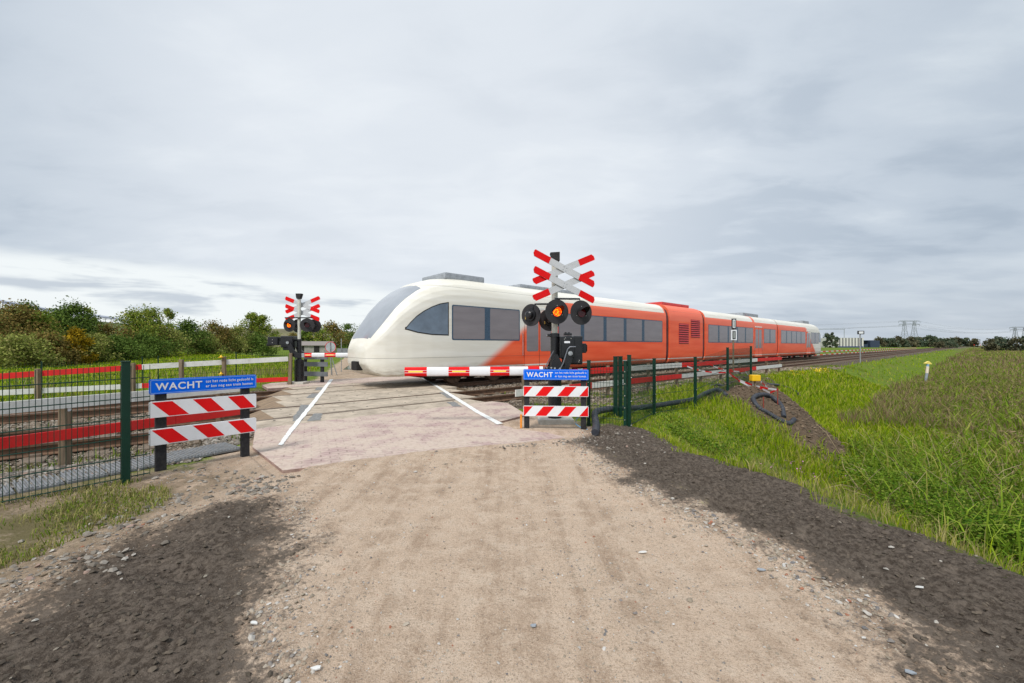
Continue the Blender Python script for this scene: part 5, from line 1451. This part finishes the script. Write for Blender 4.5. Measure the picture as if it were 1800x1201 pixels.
# ---------- trees ----------------------------------------------------------------------------------------------
def tree(loc, h, w, m, label, group, n=3200, leaf=.11, trunk=None, sparse=0.0, base=.12, name='tree', lob=26, pale=False):
    loc = Vector(loc); root = thing(name, label, 'tree', loc, 0, group)
    tb = MB(); k = 7; th = h * .8
    path = [Vector((random.uniform(-.02, .02) * h * i / k, random.uniform(-.02, .02) * h * i / k, th * i / k)) for i in range(k + 1)]
    r0 = trunk or h * .016
    tb.tube([Vector((0, 0, -.3))] + path, [r0 * 1.3] + [r0 * (1 - .85 * i / k) for i in range(k + 1)], 6)
    cents = []
    for i in range(lob):
        u = random.random() ** .8; zc2 = h * (base + (1 - base) * u)
        rr = w / 2 * (math.sin(math.pi * min(1, .18 + .82 * u) ** .85) ** .7) * random.uniform(.25, 1.0); a = random.random() * 6.283
        cents.append((rr * math.cos(a), rr * math.sin(a), zc2, random.uniform(.12, .24) * w))
    cents.append((0, 0, h * .93, .1 * w))
    for cx, cy, cz, cr in cents[:14]:
        i = min(k - 1, max(1, int(cz / h * k * .7))); tb.tube([path[i], path[i] * .5 + Vector((cx, cy, cz)) * .5 + Vector((0, 0, -.05 * h)), Vector((cx, cy, cz))], [r0 * .4, r0 * .25, r0 * .1], 4)
    tb.build('trunk', MT_pale if pale else MT_trunk, root)
    C = np.array(cents); idx = RNG.integers(0, len(C), n); D = RNG.normal(size=(n, 3)); D /= np.linalg.norm(D, axis=1)[:, None]
    rad = (RNG.random(n) ** .45) * C[idx, 3] * (1 + .25 * RNG.normal(size=n))
    P = C[idx, :3] + D * rad[:, None] * np.array([1, 1, .8])
    P = P[(P[:, 2] > h * base * .25)]
    if sparse: P = P[RNG.random(len(P)) > sparse]
    V, Q = leaves_np(P[:, 0], P[:, 1], P[:, 2], RNG.uniform(.6, 1.3, len(P)) * leaf, .2, .65)
    np_mesh('crown', V, [Q], m, root)
    return root
MT_trunk = mat('bark', (.10, .075, .05), .9, var=.3, bump=.3); MT_pale = mat('birch_bark', (.42, .40, .36), .8, var=.3, scale=12)
L_dark = leaf_mat('leaf_dark', (.05, .095, .016), (.155, .225, .045), None, .35)
L_mid = leaf_mat('leaf_mid', (.09, .155, .02), (.27, .33, .05), (.32, .27, .06), .35)
L_olive = leaf_mat('leaf_olive', (.13, .17, .035), (.32, .34, .085), (.33, .28, .11), .35)
L_brown = leaf_mat('leaf_brown', (.13, .10, .03), (.31, .22, .065), (.15, .20, .045), .35)
L_yel = leaf_mat('leaf_yellow', (.19, .13, .012), (.50, .32, .015), (.12, .13, .02), .35)
L_far = leaf_mat('leaf_far', (.065, .095, .065), (.13, .165, .10), (.16, .15, .09), .05)  # distance haze put into the leaf colour: paler and bluish
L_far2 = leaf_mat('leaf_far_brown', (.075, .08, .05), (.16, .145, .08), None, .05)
def tloc(px, py):
    p = hit(px, py); return p
def dist_at(px, Y):
    X = (px - 900) / F * Y; return Vector((X, Y, gz(X, Y)))
# (px, distance, top row, width in px, material, words)
LEFT = [(-30, 33, 540, 110, L_brown, 'rusty brown bush at the left picture edge'), (28, 31, 596, 95, L_olive, 'low olive willow bush in front at the far left'), (30, 36, 536, 90, L_brown, 'brown turning tree behind the low willow at the far left'),
        (72, 37, 552, 70, L_mid, 'mid green bush between the brown tree and the tall dark tree'), (48, 40, 530, 60, L_dark, 'dark green tree with its top in front of the solar panels'), (98, 41, 545, 90, L_dark, 'wide dark green tree left of the yellow bush'),
        (88, 34, 588, 60, L_brown, 'brownish bush low in front of the dark tree'), (132, 36, 578, 40, L_yel, 'bright yellow bush, the only yellow one of the tree row'), (128, 42, 531, 62, L_dark, 'tall slim tree above the yellow bush'),
        (150, 43, 530, 40, L_mid, 'tall loose tree with a pale trunk, right of the tall slim tree'), (158, 39, 590, 60, L_olive, 'yellowish green low bush right of the yellow bush'), (190, 45, 570, 78, L_brown, 'brown green bush below the end of the solar panels'),
        (205, 42, 596, 70, L_dark, 'low dark bush right of the brown green bush'), (238, 50, 552, 82, L_mid, 'broad green tree, highest of the middle of the row'), (262, 52, 547, 60, L_mid, 'bushy tree with thin upright top shoots'),
        (250, 47, 588, 70, L_dark, 'dark green bush low in the middle of the row'), (296, 55, 545, 34, L_mid, 'thin airy tree with a white trunk'), (290, 52, 582, 62, L_olive, 'olive bush at the foot of the airy tree'), (330, 60, 572, 62, L_dark, 'dark rounded tree right of the airy tree'),
        (350, 62, 592, 60, L_olive, 'grey green willow bush right of the dark rounded tree'), (375, 66, 570, 52, L_brown, 'brownish tree with a ragged top, left of the far signal'), (398, 68, 592, 56, L_olive, 'pale olive bush below the ragged brownish tree'),
        (418, 72, 578, 40, L_olive, 'light green bush left of the last tall tree'), (443, 76, 554, 38, L_mid, 'tall pointed green tree near the far signal'), (462, 78, 558, 44, L_mid, 'last tall green tree just left of the far signal'), (450, 74, 590, 50, L_dark, 'dark bush at the foot of the last tall trees')]
for px, Y, top, wp, m_, words in LEFT:
    p = dist_at(px, Y); h = (CH + (HY - top) / F * Y - p.z) * (.93 if px < 215 else 1.0); w_ = wp / F * Y * (.95 if words.startswith('thin') else 1.25)
    thin = words.startswith('thin') or 'loose tree' in words
    tree(p, h, w_, m_, words, 'trees left of the tracks', n=int(3200 + 2200 * (wp / 60)) if not thin else 1300, leaf=.085 * (Y / 40) ** .5 * 1.15, lob=int(20 + wp / 4) if not thin else 16, base=.10 if not thin else .45, pale=thin, name='tree')
# wood behind the far signal
for px, Y, top, wp, m_, words in ((556, 120, 575, 60, L_mid, 'large olive green tree right behind the far signal lamps'), (582, 125, 571, 62, L_brown, 'autumn tinted tree above the round sign'), (612, 140, 572, 60, L_dark, 'dark tree behind the nose of the train'),
                                  (640, 150, 577, 60, L_dark, 'dark tree mostly hidden by the nose of the train'), (536, 118, 583, 40, L_dark, 'dark green tree partly hidden by the far signal mast'), (518, 160, 588, 50, L_brown, 'distant brown tree left of the far signal mast')):
    p = dist_at(px, Y); h = CH + (HY - top) / F * Y - p.z
    tree(p, h, wp / F * Y * .9, m_, words, 'wood behind the far signal', n=2400, leaf=.26, lob=40, base=.05)
# distant trees on the right
words = ['dark tree left of the white factory hall', 'tall round tree left of the white factory hall', 'small dark tree close to the factory hall']
for (px, Y, top, wp, m_), wd_ in zip(((1454, 330, 587, 16, L_far), (1463, 330, 585, 10, L_far), (1470, 320, 593, 10, L_far)), words):
    p = dist_at(px, Y); tree(p, CH + (HY - top) / F * Y - p.z, wp / F * Y, m_, wd_, 'distant trees', n=700, leaf=.75, lob=22, base=.02)
rr = random.Random(5)
row = []
pxs = list(range(1546, 1716, 8))
for i, px in enumerate(pxs):
    top = 595.5 + rr.uniform(-2.5, 2) + (2 if px > 1690 else 0) - (3.0 if 1622 < px < 1640 or 1690 < px < 1702 else 0) + (2.5 if px > 1700 else 0)
    Y = 380 + rr.uniform(-30, 30) + (px - 1546) * .8
    row.append((px, Y, top, rr.uniform(12, 17), L_far if rr.random() < .75 else L_far2))
wd_ = ['tree beside the dark blue factory wing', 'second tree from the dark blue factory wing', 'third tree from the dark blue factory wing', 'tree left of the left pylon leg', 'tree at the foot of the left tower of the pylon', 'tree between the two towers of the pylon', 'tree at the foot of the right tower of the pylon', 'tree just right of the nearer pylon',
       'second tree right of the nearer pylon', 'third tree right of the nearer pylon', 'round topped tree behind the yellow-roofed marker', 'tree right of the one behind the yellow-roofed marker', 'tree in the middle of the gap between marker and vanishing rails', 'second tree in that gap past the marker', 'tree with a brown tint halfway to the vanishing rails', 'tree left of the tallest one above the rails',
       'small tree left below the tallest one above the rails', 'tree beside the tallest one above the rails', 'tallest tree above the vanishing rails', 'tree right of the tallest one above the rails', 'last low tree before the rails vanish', 'lowest tree where the rails vanish']
for (px, Y, top, wp, m_), w_ in zip(row, wd_):
    p = dist_at(px, Y); tree(p, CH + (HY - top) / F * Y - p.z, wp / F * Y * 1.25, m_, 'distant ' + w_, 'distant trees', n=700, leaf=.95, lob=20, base=.0)
for px, Y, top, wp, m_, w_ in ((1742, 150, 597, 22, L_far2, 'leftmost bush of the clump under the right-hand pylon'), (1755, 155, 595, 24, L_far, 'highest bush of the clump under the right-hand pylon'), (1770, 160, 597, 22, L_far, 'bush left of the right-hand pylon'), (1786, 150, 596, 24, L_far2, 'brownish bush at the foot of the right-hand pylon'),
                               (1800, 150, 594, 24, L_far, 'bush at the right picture edge under the pylon'), (1672, 230, 600, 20, L_far, 'round bush standing alone in front of the tree line'), (1652, 210, 602, 18, L_far2, 'small bush left of the round lone bush')):
    p = dist_at(px, Y); tree(p, CH + (HY - top) / F * Y - p.z, wp / F * Y * 1.1, m_, w_, 'distant trees', n=900, leaf=.35, lob=24, base=.0)

# ---------- hills and solar panels on the left ---------------------------------------------------------------------
def ridge(name, crest, width_n, foot_n, mat_, label, drop=1.2):
    xs, fs = [], []
    for i, (x_, y_, z_) in enumerate(crest):
        d = Vector(crest[min(i + 1, len(crest) - 1)]) - Vector(crest[max(i - 1, 0)]); n_ = Vector((d.y, -d.x, 0)).normalized()   # towards the camera side
        c_ = Vector((x_, y_, z_))
        for k, zz in ((foot_n, -1.0), (foot_n * .5, z_ * .42), (foot_n * .15, z_ * .86), (0, z_), (-width_n, z_ + .5), (-width_n - foot_n, -1.0)):
            q = c_ + n_ * k; xs.append((q.x, q.y, zz + (0 if zz < 0 else random.uniform(-.15, .15))))
    for i in range(len(crest) - 1):
        for k in range(5): fs.append((i * 6 + k, i * 6 + k + 1, i * 6 + 7 + k, i * 6 + 6 + k))
    m = MB(); m.add(xs, fs, 0, smooth=True); return tag(m.build(name, mat_), label, None, None, 'structure')
M_hill = mat('hill_grass', (.11, .14, .045), .95, var=.3, scale=.12, dirt=(.17, .14, .06), dirtf=.6)
M_hill2 = mat('hill_dry', (.16, .145, .075), .95, var=.25, scale=.06, dirt=(.09, .11, .05), dirtf=.6)
cr = [(-175, 60, 11.0)]
for px, row_ in ((-40, 542), (0, 546), (100, 560), (213, 571), (280, 578), (345, 585), (420, 591)):
    Y = F * (11.6 - CH) / (HY - row_) if row_ < 590 else 420
    cr.append(((px - 900) / F * Y, Y, 12.3 if row_ < 590 else 10))
ridge('hill', cr, 120, 32, M_hill, 'grassy embankment carrying the solar panels behind the trees')
cr2 = [(dist_at(px, Y).x, Y, CH + (HY - row_) / F * Y) for px, Y, row_ in ((330, 520, 590), (380, 500, 578), (450, 480, 577.5), (520, 470, 578), (575, 460, 586), (640, 450, 600))]
ridge('hill', cr2, 150, 70, M_hill2, 'brown grassy hill behind the far signal')
M_pv = mat('panel_glass', (.30, .33, .42), .25, var=.05, spec=.8)
M_pvf = mat('panel_frame', (.05, .055, .07), .5)
base_ = None
wds = ['at the left picture edge', 'second from the left picture edge', 'above the brown trees', 'behind the tall slim tree', 'right of the tall slim tree', 'last before the panels disappear', 'seen between two trees', 'small and far']
k = 0
for a, b_ in zip(cr[:-1], cr[1:]):
    a, b_ = Vector(a), Vector(b_); L = (b_ - a).length; nseg = max(1, int(L / 30)); d = (b_ - a).normalized(); rz = math.atan2(d.y, d.x)
    for i in range(nseg):
        p = a + (b_ - a) * ((i + .5) / nseg); 
        if p.y < 70 or p.y > 330: continue
        Ls = L / nseg - 1.0
        if base_ is None:
            root = thing('solar_array', '', 'solar panels', p, rz, 'solar arrays on the embankment')
            Lb = Ls
            m = MB(); m.box((0, 1.2, 2.3), (Ls, 3.4, .07), (R(27), 0, 0)); m.build('panel_table', M_pv, root)
            m = MB(); 
            for yy, z_ in ((-.3, 1.6), (1.4, 2.2)): m.box((0, yy, z_ - .1), (Ls, .12, .12))
            m.box((0, -.3, 1.1), (Ls, .08, .08)); m.box((0, -.5, 1.9), (Ls, .05, .25)); m.build('rail_frame', M_pvf, root)
            for q in np.linspace(-Ls / 2 + .4, Ls / 2 - .4, 6):
                m = MB(); m.box((q, -.3, .9), (.14, .14, 2.2)); m.box((q, 1.8, 1.1), (.14, .14, 2.6)); m.build('leg', M_pvf, root)
            base_ = root; o = root
        else: o = dup(base_, p, rz); o.scale = (Ls / Lb, 1, 1)
        o['label'] = 'raised row of pale solar panels on the embankment, number %d from the left' % (k + 1) if k >= len(wds) else 'raised row of pale solar panels on the embankment, ' + wds[k]; k += 1

# ---------- pylons and wires -------------------------------------------------------------------------------------------
M_steel = mat('pylon_steel', (.30, .33, .35), .7, var=.1)
def pylon(px, Y, top, label, sep):
    p = dist_at(px, Y); h = CH + (HY - top) / F * Y - p.z
    root = thing('electricity_pylon', label, 'pylon', p, 0, 'high voltage pylons')
    r = .22 * Y / 500
    for s in (-1, 1):
        m = MB(); x0 = s * sep / 2
        lv = [(0, 4.2), (h * .25, 3.0), (h * .5, 1.9), (h * .72, 1.2), (h * .97, .7)]
        for i in range(len(lv) - 1):
            (z0, w0), (z1, w1) = lv[i], lv[i + 1]
            for a, b_ in ((-1, -1), (1, -1), (1, 1), (-1, 1)):
                m.cyl((x0 + a * w0, b_ * w0, z0), (x0 + a * w1, b_ * w1, z1), r, n=4)
            for b_ in (-1, 1):
                m.cyl((x0 - w0, b_ * w0, z0), (x0 + w1, b_ * w1, z1), r * .6, n=4); m.cyl((x0 + w0, b_ * w0, z0), (x0 - w1, b_ * w1, z1), r * .6, n=4)
                m.cyl((x0 - w1, b_ * w1, z1), (x0 + w1, b_ * w1, z1), r * .6, n=4)
        m.cyl((x0, 0, h * .95), (x0, 0, h), r * 1.2, .05, 4)
        m.build('tower', M_steel, root)
    for z, ext in ((h * .965, 7.5), (h * .845, 7.0)):
        m = MB(); e = sep / 2 + ext; m.cyl((-e, 0, z), (e, 0, z), r * 1.3, n=4); m.cyl((-e, 0, z + .1), (-sep / 2, 0, z + 1.2), r * .7, n=4); m.cyl((e, 0, z + .1), (sep / 2, 0, z + 1.2), r * .7, n=4); m.cyl((-sep / 2, 0, z + 1.0), (sep / 2, 0, z + 1.0), r * .7, n=4)
        ar = m.build('cross_arm', M_steel, root)
        m = MB()
        for q in (-e, -e + 4.5, e - 4.5, e): m.cyl((q, 0, z), (q, 0, z - 2.4), r * .9, n=5)
        m.build('insulator', M_steel, ar)
    return p, h
pA, hA = pylon(1598.5, 520, 563, 'nearer twin-tower lattice pylon above the tree line, right of the train', 12.2)
pB, hB = pylon(1793, 560, 574.5, 'twin-tower lattice pylon at the right picture edge', 13.0)
wr = MB()
def wire(a, b_, sag):
    pts = [a.lerp(b_, i / 14) - Vector((0, 0, sag * 4 * (i / 14) * (1 - i / 14))) for i in range(15)]; wr.tube(pts, .065, 3, smooth=False)
for dx, z in ((-12, .965), (12, .965), (-12.5, .80), (-6, .80), (6, .80), (12.5, .80)):
    a = pA + Vector((dx, 0, hA * z)); b_ = pB + Vector((dx, 0, hB * z)); wire(a, b_, 6)
    wire(a, Vector((-150 + dx, 560, 30 + (z - .8) * 30)), 9)
tag(wr.build('power_lines', mat('wire_grey', (.22, .24, .26), .6)), 'thin sagging high voltage wires strung between the pylons', 'power lines')
# ---------- factory ---------------------------------------------------------------------------------------------------------
p = dist_at(1495, 350); bw = 46 / F * 350
fac = thing('factory_hall', 'white factory hall with dark vertical stripes and a dark blue wing', 'building', p, 0)
hf = CH + (HY - 594) / F * 350 - p.z
m = MB(); m.box((0, 10, hf / 2), (bw, 20, hf)); m.build('wall', mat('factory_white', (.62, .60, .55), .7, var=.05, scale=.4), fac)
for i in range(8):
    m = MB(); m.box((-bw / 2 + bw * (i + .75) / 8.5, -.06, hf / 2 + .4), (.75, .12, hf - 1)); m.build('window', mat('factory_dark', (.07, .075, .09), .4), fac)
m = MB(); m.box((0, -.1, .5), (bw * .96, .2, 1.0)); m.build('plinth', mat('factory_blue', (.04, .06, .16), .5), fac)
m = MB(); m.box((bw / 2 + 6.5, 12, hf * .72), (9, 18, .5)); m.box((bw / 2 + 10.6, 10, hf * .36), (8, 18, hf * .72)); m.box((bw / 2 + 3, 4, hf * .2), (4, 5, hf * .3)); m.build('wing', mat('factory_navy', (.035, .05, .085), .5), fac)
m = MB(); m.cyl((bw / 2 - 10, 8, 0), (bw / 2 - 10, 8, hf + 8), .3, n=6); m.cyl((bw / 2 - 10, 8, hf + 7.5), (bw / 2 - 35, 8, hf + 7.8), .22, n=4); m.build('crane', M_steel, fac)
# shed behind the far signal
p = dist_at(548, 105)
sh = thing('farm_shed', 'low grey shed with a white wall at the wood edge behind the far signal', 'shed', p, R(8))
m = MB(); m.box((0, 3, 1.0), (8.6, 6, 2.0)); m.build('wall', mat('shed_grey', (.33, .31, .28), .9, var=.2, scale=1.2, dirt=(.14, .12, .10), dirtf=.6), sh)
m = MB(); m.prism([(-.4, 1.95), (3.0, 3.0), (6.4, 1.95), (6.4, 1.85), (3.0, 2.9), (-.4, 1.85)], -4.6, 4.6, 'x'); m.build('roof', mat('shed_roof', (.24, .21, .19), .9), sh)
for q in (-2.5, 1.2): 
    m = MB(); m.box((q, -.03, .95), (1.3, .08, 1.5)); m.build('door', M_under, sh)
# ---------- signs near the tracks and road ---------------------------------------------------------------------------------
p = W(t_of(1289, 5.9), 5.9); p.z = gz(p.x, p.y)
s_ = thing('track_sign', 'slim post with two narrow upright plates beside the near track, in front of the train', 'sign', p, 0)
m = MB(); m.cyl((0, 0, -.2), (0, 0, 2.0), .03, n=10); m.build('post', M_wood, s_)
for z0, z1, w_, mo, mi_ in ((1.84, 2.22, .17, M_blackp, M_swhite), (1.43, 1.80, .21, M_swhite, M_blackp)):
    m = MB(); m.box((0, -.04, (z0 + z1) / 2), (w_, .02, z1 - z0), bev=.006); pl = m.build('plate', mo, s_)
    m = MB(); m.box((0, -.053, (z0 + z1) / 2), (w_ * .55, .006, z1 - z0 - .08)); m.build('plate_inset', mi_, pl)
    m = MB(); m.box((0, -.058, (z0 + z1) / 2), (w_ * .3, .006, z1 - z0 - .14)); m.build('plate_core', mat('plate_grey', (.3, .32, .3), .5), pl)
p = W(t_of(1512, 6.3), 6.3); p.z = gz(p.x, p.y)
s_ = thing('track_sign', 'grey post with a small dark-framed number board, right of the end of the train', 'sign', p, 0)
hs = CH + (HY - 588) / F * p.y - p.z
m = MB(); m.cyl((0, 0, -.2), (0, 0, hs), .045, n=10); m.build('post', M_galv, s_)
m = MB(); m.box((0, -.06, hs + .15), (.56, .04, .29), bev=.03); pl = m.build('plate', M_blackp, s_)
m = MB(); m.box((.01, -.083, hs + .15), (.36, .01, .18)); m.build('plate_inset', M_swhite, pl)
# yellow roofed marker
X, Y = (1630 - 900) / F * 27, 27
zg = gz(X, Y); mk = thing('pipeline_marker', 'leaning white marker post with a yellow roof, sticking out of the reeds', 'marker post', (X, Y, zg), 0)
zt = CH - (639 - HY) / F * 27 - zg
m = MB(); m.cyl((-.16, 0, -.1), (-.03, 0, zt * .55), .075, n=12); m.build('post', mat('marker_grey', (.28, .32, .36), .6), mk)
m = MB(); m.cyl((-.03, 0, zt * .55), (.02, 0, zt * .86), .08, n=12); m.build('band', mat('marker_cream', (.75, .66, .52), .6), mk)
m = MB(); m.cyl((.02, 0, zt * .86), (.04, 0, zt + .02), .07, n=12); m.build('neck', mat('marker_blue', (.25, .42, .62), .5), mk)
m = MB(); m.prism([(-.22, -.02), (.20, -.05), (.20, -.02), (.02, .15), (-.22, .02)], -.07, .07, 'y'); 
rf_ = m.build('roof', mat('marker_yellow', (.82, .66, .16), .5), mk); rf_.location = (.04, 0, zt)
# back of the round sign, grey poles, small board beyond the road
p = atg(581, 655, -.02); p = at(581, 19.5, -.05)
s_ = thing('round_sign', 'back of a round grey traffic sign with a red rim on two leaning tubes', 'sign', p, 0)
m = MB(); m.cyl((0, 0, 1.36), (0, .02, 1.36), .25, n=32, smooth=False); d_ = m.build('disc', mat('sign_back', (.42, .45, .47), .5, metal=.3), s_)
m = MB()
pts = [(.25 * math.cos(2 * math.pi * i / 32), 0.0, 1.36 + .25 * math.sin(2 * math.pi * i / 32)) for i in range(33)]; m.tube(pts, .012, 6); m.build('rim', M_sred, d_)
m = MB(); m.cyl((0, -.03, 1.0), (0, -.03, 1.6), .02, n=8); m.cyl((0, -.03, 1.1), (.06, -.02, -.1), .022, n=8); m.cyl((0, -.03, 1.1), (.30, .1, -.1), .022, n=8); m.cyl((0, -.03, 1.1), (.0, .2, -.1), .022, n=8); m.build('post', M_galv, s_)
p = at(600, 22, -.1)
s_ = thing('grey_board', 'small grey board on a thin pole behind the far barrier arm', 'board', p, 0)
m = MB(); m.cyl((0, 0, -.1), (0, 0, 1.85), .022, n=8); m.build('post', M_galv, s_)
m = MB(); m.box((.05, .03, 1.08), (.58, .02, .5), bev=.005); m.build('board', mat('board_grey', (.22, .235, .25), .6, metal=.2), s_)
# orange peg, blue cable, yellow box, tape stakes
p = at(916, 6.95, -.02)
m = MB(); m.box((0, 0, .10), (.035, .03, .30), bev=.004); m.prism([(-.017, -.05), (.017, -.05), (0, -.12)], -.015, .015, 'y')
tag(m.build('marking_peg', mat('orange_peg', (.9, .30, .03), .6, var=.2), None, (p.x, p.y, -.02)), 'orange wooden peg left of the lower striped board', 'peg')
cp = [at(1035, 6.8, .0), at(1022, 6.85, .02), at(1012, 6.88, .08), at(1013, 6.88, .16), at(1022, 6.86, .24), at(1032, 6.84, .25)]
m = MB(); m.tube(cp, .008, 6); tag(m.build('blue_cable', mat('cable_blue', (.12, .32, .55), .4)), 'loop of thin blue cable beside the right leg of the right sign', 'cable')
# black drainage pipes
def smooth_path(P, n=6):
    out = []
    for i in range(len(P) - 1):
        p0, p1, p2, p3 = P[max(i - 1, 0)], P[i], P[i + 1], P[min(i + 2, len(P) - 1)]
        for k in range(n):
            t = k / n; out.append(.5 * ((2 * p1) + (-p0 + p2) * t + (2 * p0 - 5 * p1 + 4 * p2 - p3) * t * t + (-p0 + 3 * p1 - 3 * p2 + p3) * t ** 3))
    return out + [P[-1]]
M_pipe = mat('black_pipe', (.032, .036, .046), .5, var=.15, dirt=(.16, .14, .12), dirtf=.4)
def pipe(pts, r, label, grey=False):
    P = []
    for px, py, dz in pts:
        q = hit(px, py); P.append(Vector((q.x, q.y, q.z + dz + r * .8)))
    P = smooth_path(P, 10); L = [0]
    for a, b_ in zip(P[:-1], P[1:]): L.append(L[-1] + (b_ - a).length)
    n = max(40, int(L[-1] / .022)); Q = []; rs = []
    for i in range(n + 1):
        u = L[-1] * i / n; j = max(k for k in range(len(L)) if L[k] <= u + 1e-9); j = min(j, len(P) - 2)
        Q.append(P[j].lerp(P[j + 1], (u - L[j]) / max(1e-6, L[j + 1] - L[j]))); rs.append(r * (1.0 + (.07 if i % 2 else -.04)))
    m = MB(); m.tube(Q, rs, 10, smooth=False); return tag(m.build('drain_pipe', M_pipe), label, 'pipe', None)
pipe([(1046, 768, .02), (1048, 756, .04), (1046, 745, .14), (1062, 736, .12), (1090, 730, .10), (1130, 727, .09), (1180, 719, .09), (1222, 711, .09), (1240, 701, .10), (1262, 695, .10), (1278, 702, .03)], .058, 'black corrugated pipe running behind the right mesh fence')
pipe([(1378, 738, .02), (1372, 718, .05), (1352, 704, .08), (1333, 702, .06), (1324, 708, .04), (1334, 722, .02), (1352, 732, .02), (1372, 744, .02), (1388, 750, .03), (1396, 744, .05)], .055, 'looped black corrugated pipe lying on the dug soil')
pipe([(1350, 679, .03), (1370, 680, .03), (1390, 686, .03), (1402, 694, .03), (1405, 698, .0)], .04, 'short black pipe end in the grass right of the dug soil')
pipe([(1245, 690, .02), (1250, 683, .05), (1262, 681, .05), (1275, 682, .0)], .04, 'short black pipe behind the wire fence left of the yellow box')
yb = hit(1327, 684); Yb = yb.y
x_, z_ = (1327 - 900) / F * Yb, CH - (664.5 - HY) / F * Yb
yb_o = thing('yellow_box', 'small yellow orange box on a stake beside the last green fence post', 'box', (x_, Yb, yb.z), 0)
m = MB(); m.box((0, 0, z_ - yb.z), (.235, .16, .17), bev=.02); m.build('case', M_yellow, yb_o)
m = MB(); m.box((0, 0, (z_ - yb.z - .1) / 2), (.04, .04, z_ - yb.z), bev=.004); m.build('stake', M_wood, yb_o)
# red and white tape
def tape(pts, label, w_=.045):
    P = [Vector(p) for p in pts]
    root = thing('barrier_tape', label, 'tape', P[0], 0, 'red and white barrier tapes')
    k = 0
    m = MB()
    for a, b_ in zip(P[:-1], P[1:]):
        n = max(1, int((b_ - a).length / .32))
        for i in range(n):
            def sg_(f): q = a.lerp(b_, f) - P[0]; q.z -= .10 * 4 * f * (1 - f); return q
            p0, p1 = sg_(i / n), sg_((i + 1) / n); d = (p1 - p0).normalized(); u = Vector((-d.z * d.x, -d.z * d.y, 1)).normalized() * w_ / 2
            o_ = Vector((0, .0015, 0))
            m.add([p0 - u, p1 - u, p1 + u, p0 + u, p0 - u + o_, p1 - u + o_, p1 + u + o_, p0 + u + o_], [(0, 1, 2, 3), (7, 6, 5, 4), (0, 4, 5, 1), (3, 2, 6, 7)], k % 2); k += 1
    m.build('strip', [M_sred, M_swhite], root)
def apx(px, py, Y): return Vector(((px - 900) / F * Y, Y, CH - (py - HY) / F * Y))
stk = hit(1368, 716); sy = stk.y
tape([apx(1198, 640, 15.2), apx(1276, 655, 13.0), apx(1365, 685, sy)], 'upper red and white tape from the planks to the red stake')
tape([apx(1246, 640, 16.5), apx(1310, 653, 14.0), apx(1335, 667, 12.6), apx(1368, 686, sy)], 'right-hand tape passing in front of the yellow box')
tape([apx(1283, 657, 12.5), apx(1340, 684, 11.4), apx(1368, 684, sy)], 'lower red and white tape from the fence to the red stake')
for px, py0, py1, Yk, lb in ((1367, 682, 716, sy, 'thin rusty red stake on the soil heap holding the tapes'), (1342, 698, 722, None, 'thin rusty stake inside the pipe loop')):
    q = hit(px, py1); zt_ = CH - (py0 - HY) / F * q.y
    m = MB(); m.cyl((0, 0, -.05), (0, 0, zt_ - q.z), .012, n=6); tag(m.build('stake', mat('stake_red', (.30, .05, .03), .8), None, q), lb, 'stake')
# ditch water beside the far road
q0 = [at(603, 24, -.2), at(617, 24, -.2), at(627, 30, -.2), at(616, 31, -.2)]
m = MB(); m.add([(p.x, p.y, -.02) for p in q0], [(0, 1, 2, 3)])
wm, nt, b = new_mat('ditch_water'); b.inputs['Base Color'].default_value = (.05, .05, .045, 1); b.inputs['Roughness'].default_value = .06
tag(m.build('ditch_water', wm), 'small bright puddle of ditch water beside the far road', None, None, 'structure')
# two tiny red signal lights at the far end of the line
for px, Yq, lb in ((1712, 330, 'left of two tiny red railway lights where the rails vanish'), (1723, 330, 'right of two tiny red railway lights where the rails vanish')):
    p = dist_at(px, Yq); r_ = thing('signal_light', lb, 'signal', p, 0)
    m = MB(); m.cyl((0, 0, 0), (0, 0, 3.1), .08, n=6); m.build('post', M_under, r_)
    m = MB(); m.cyl((0, -.1, 2.8 - p.z * 0), (0, -.16, 2.8), .24, n=14); m.build('lens', emit_mat('tiny_red', (1, .03, .02), .9, (.4, 0, 0)), r_)
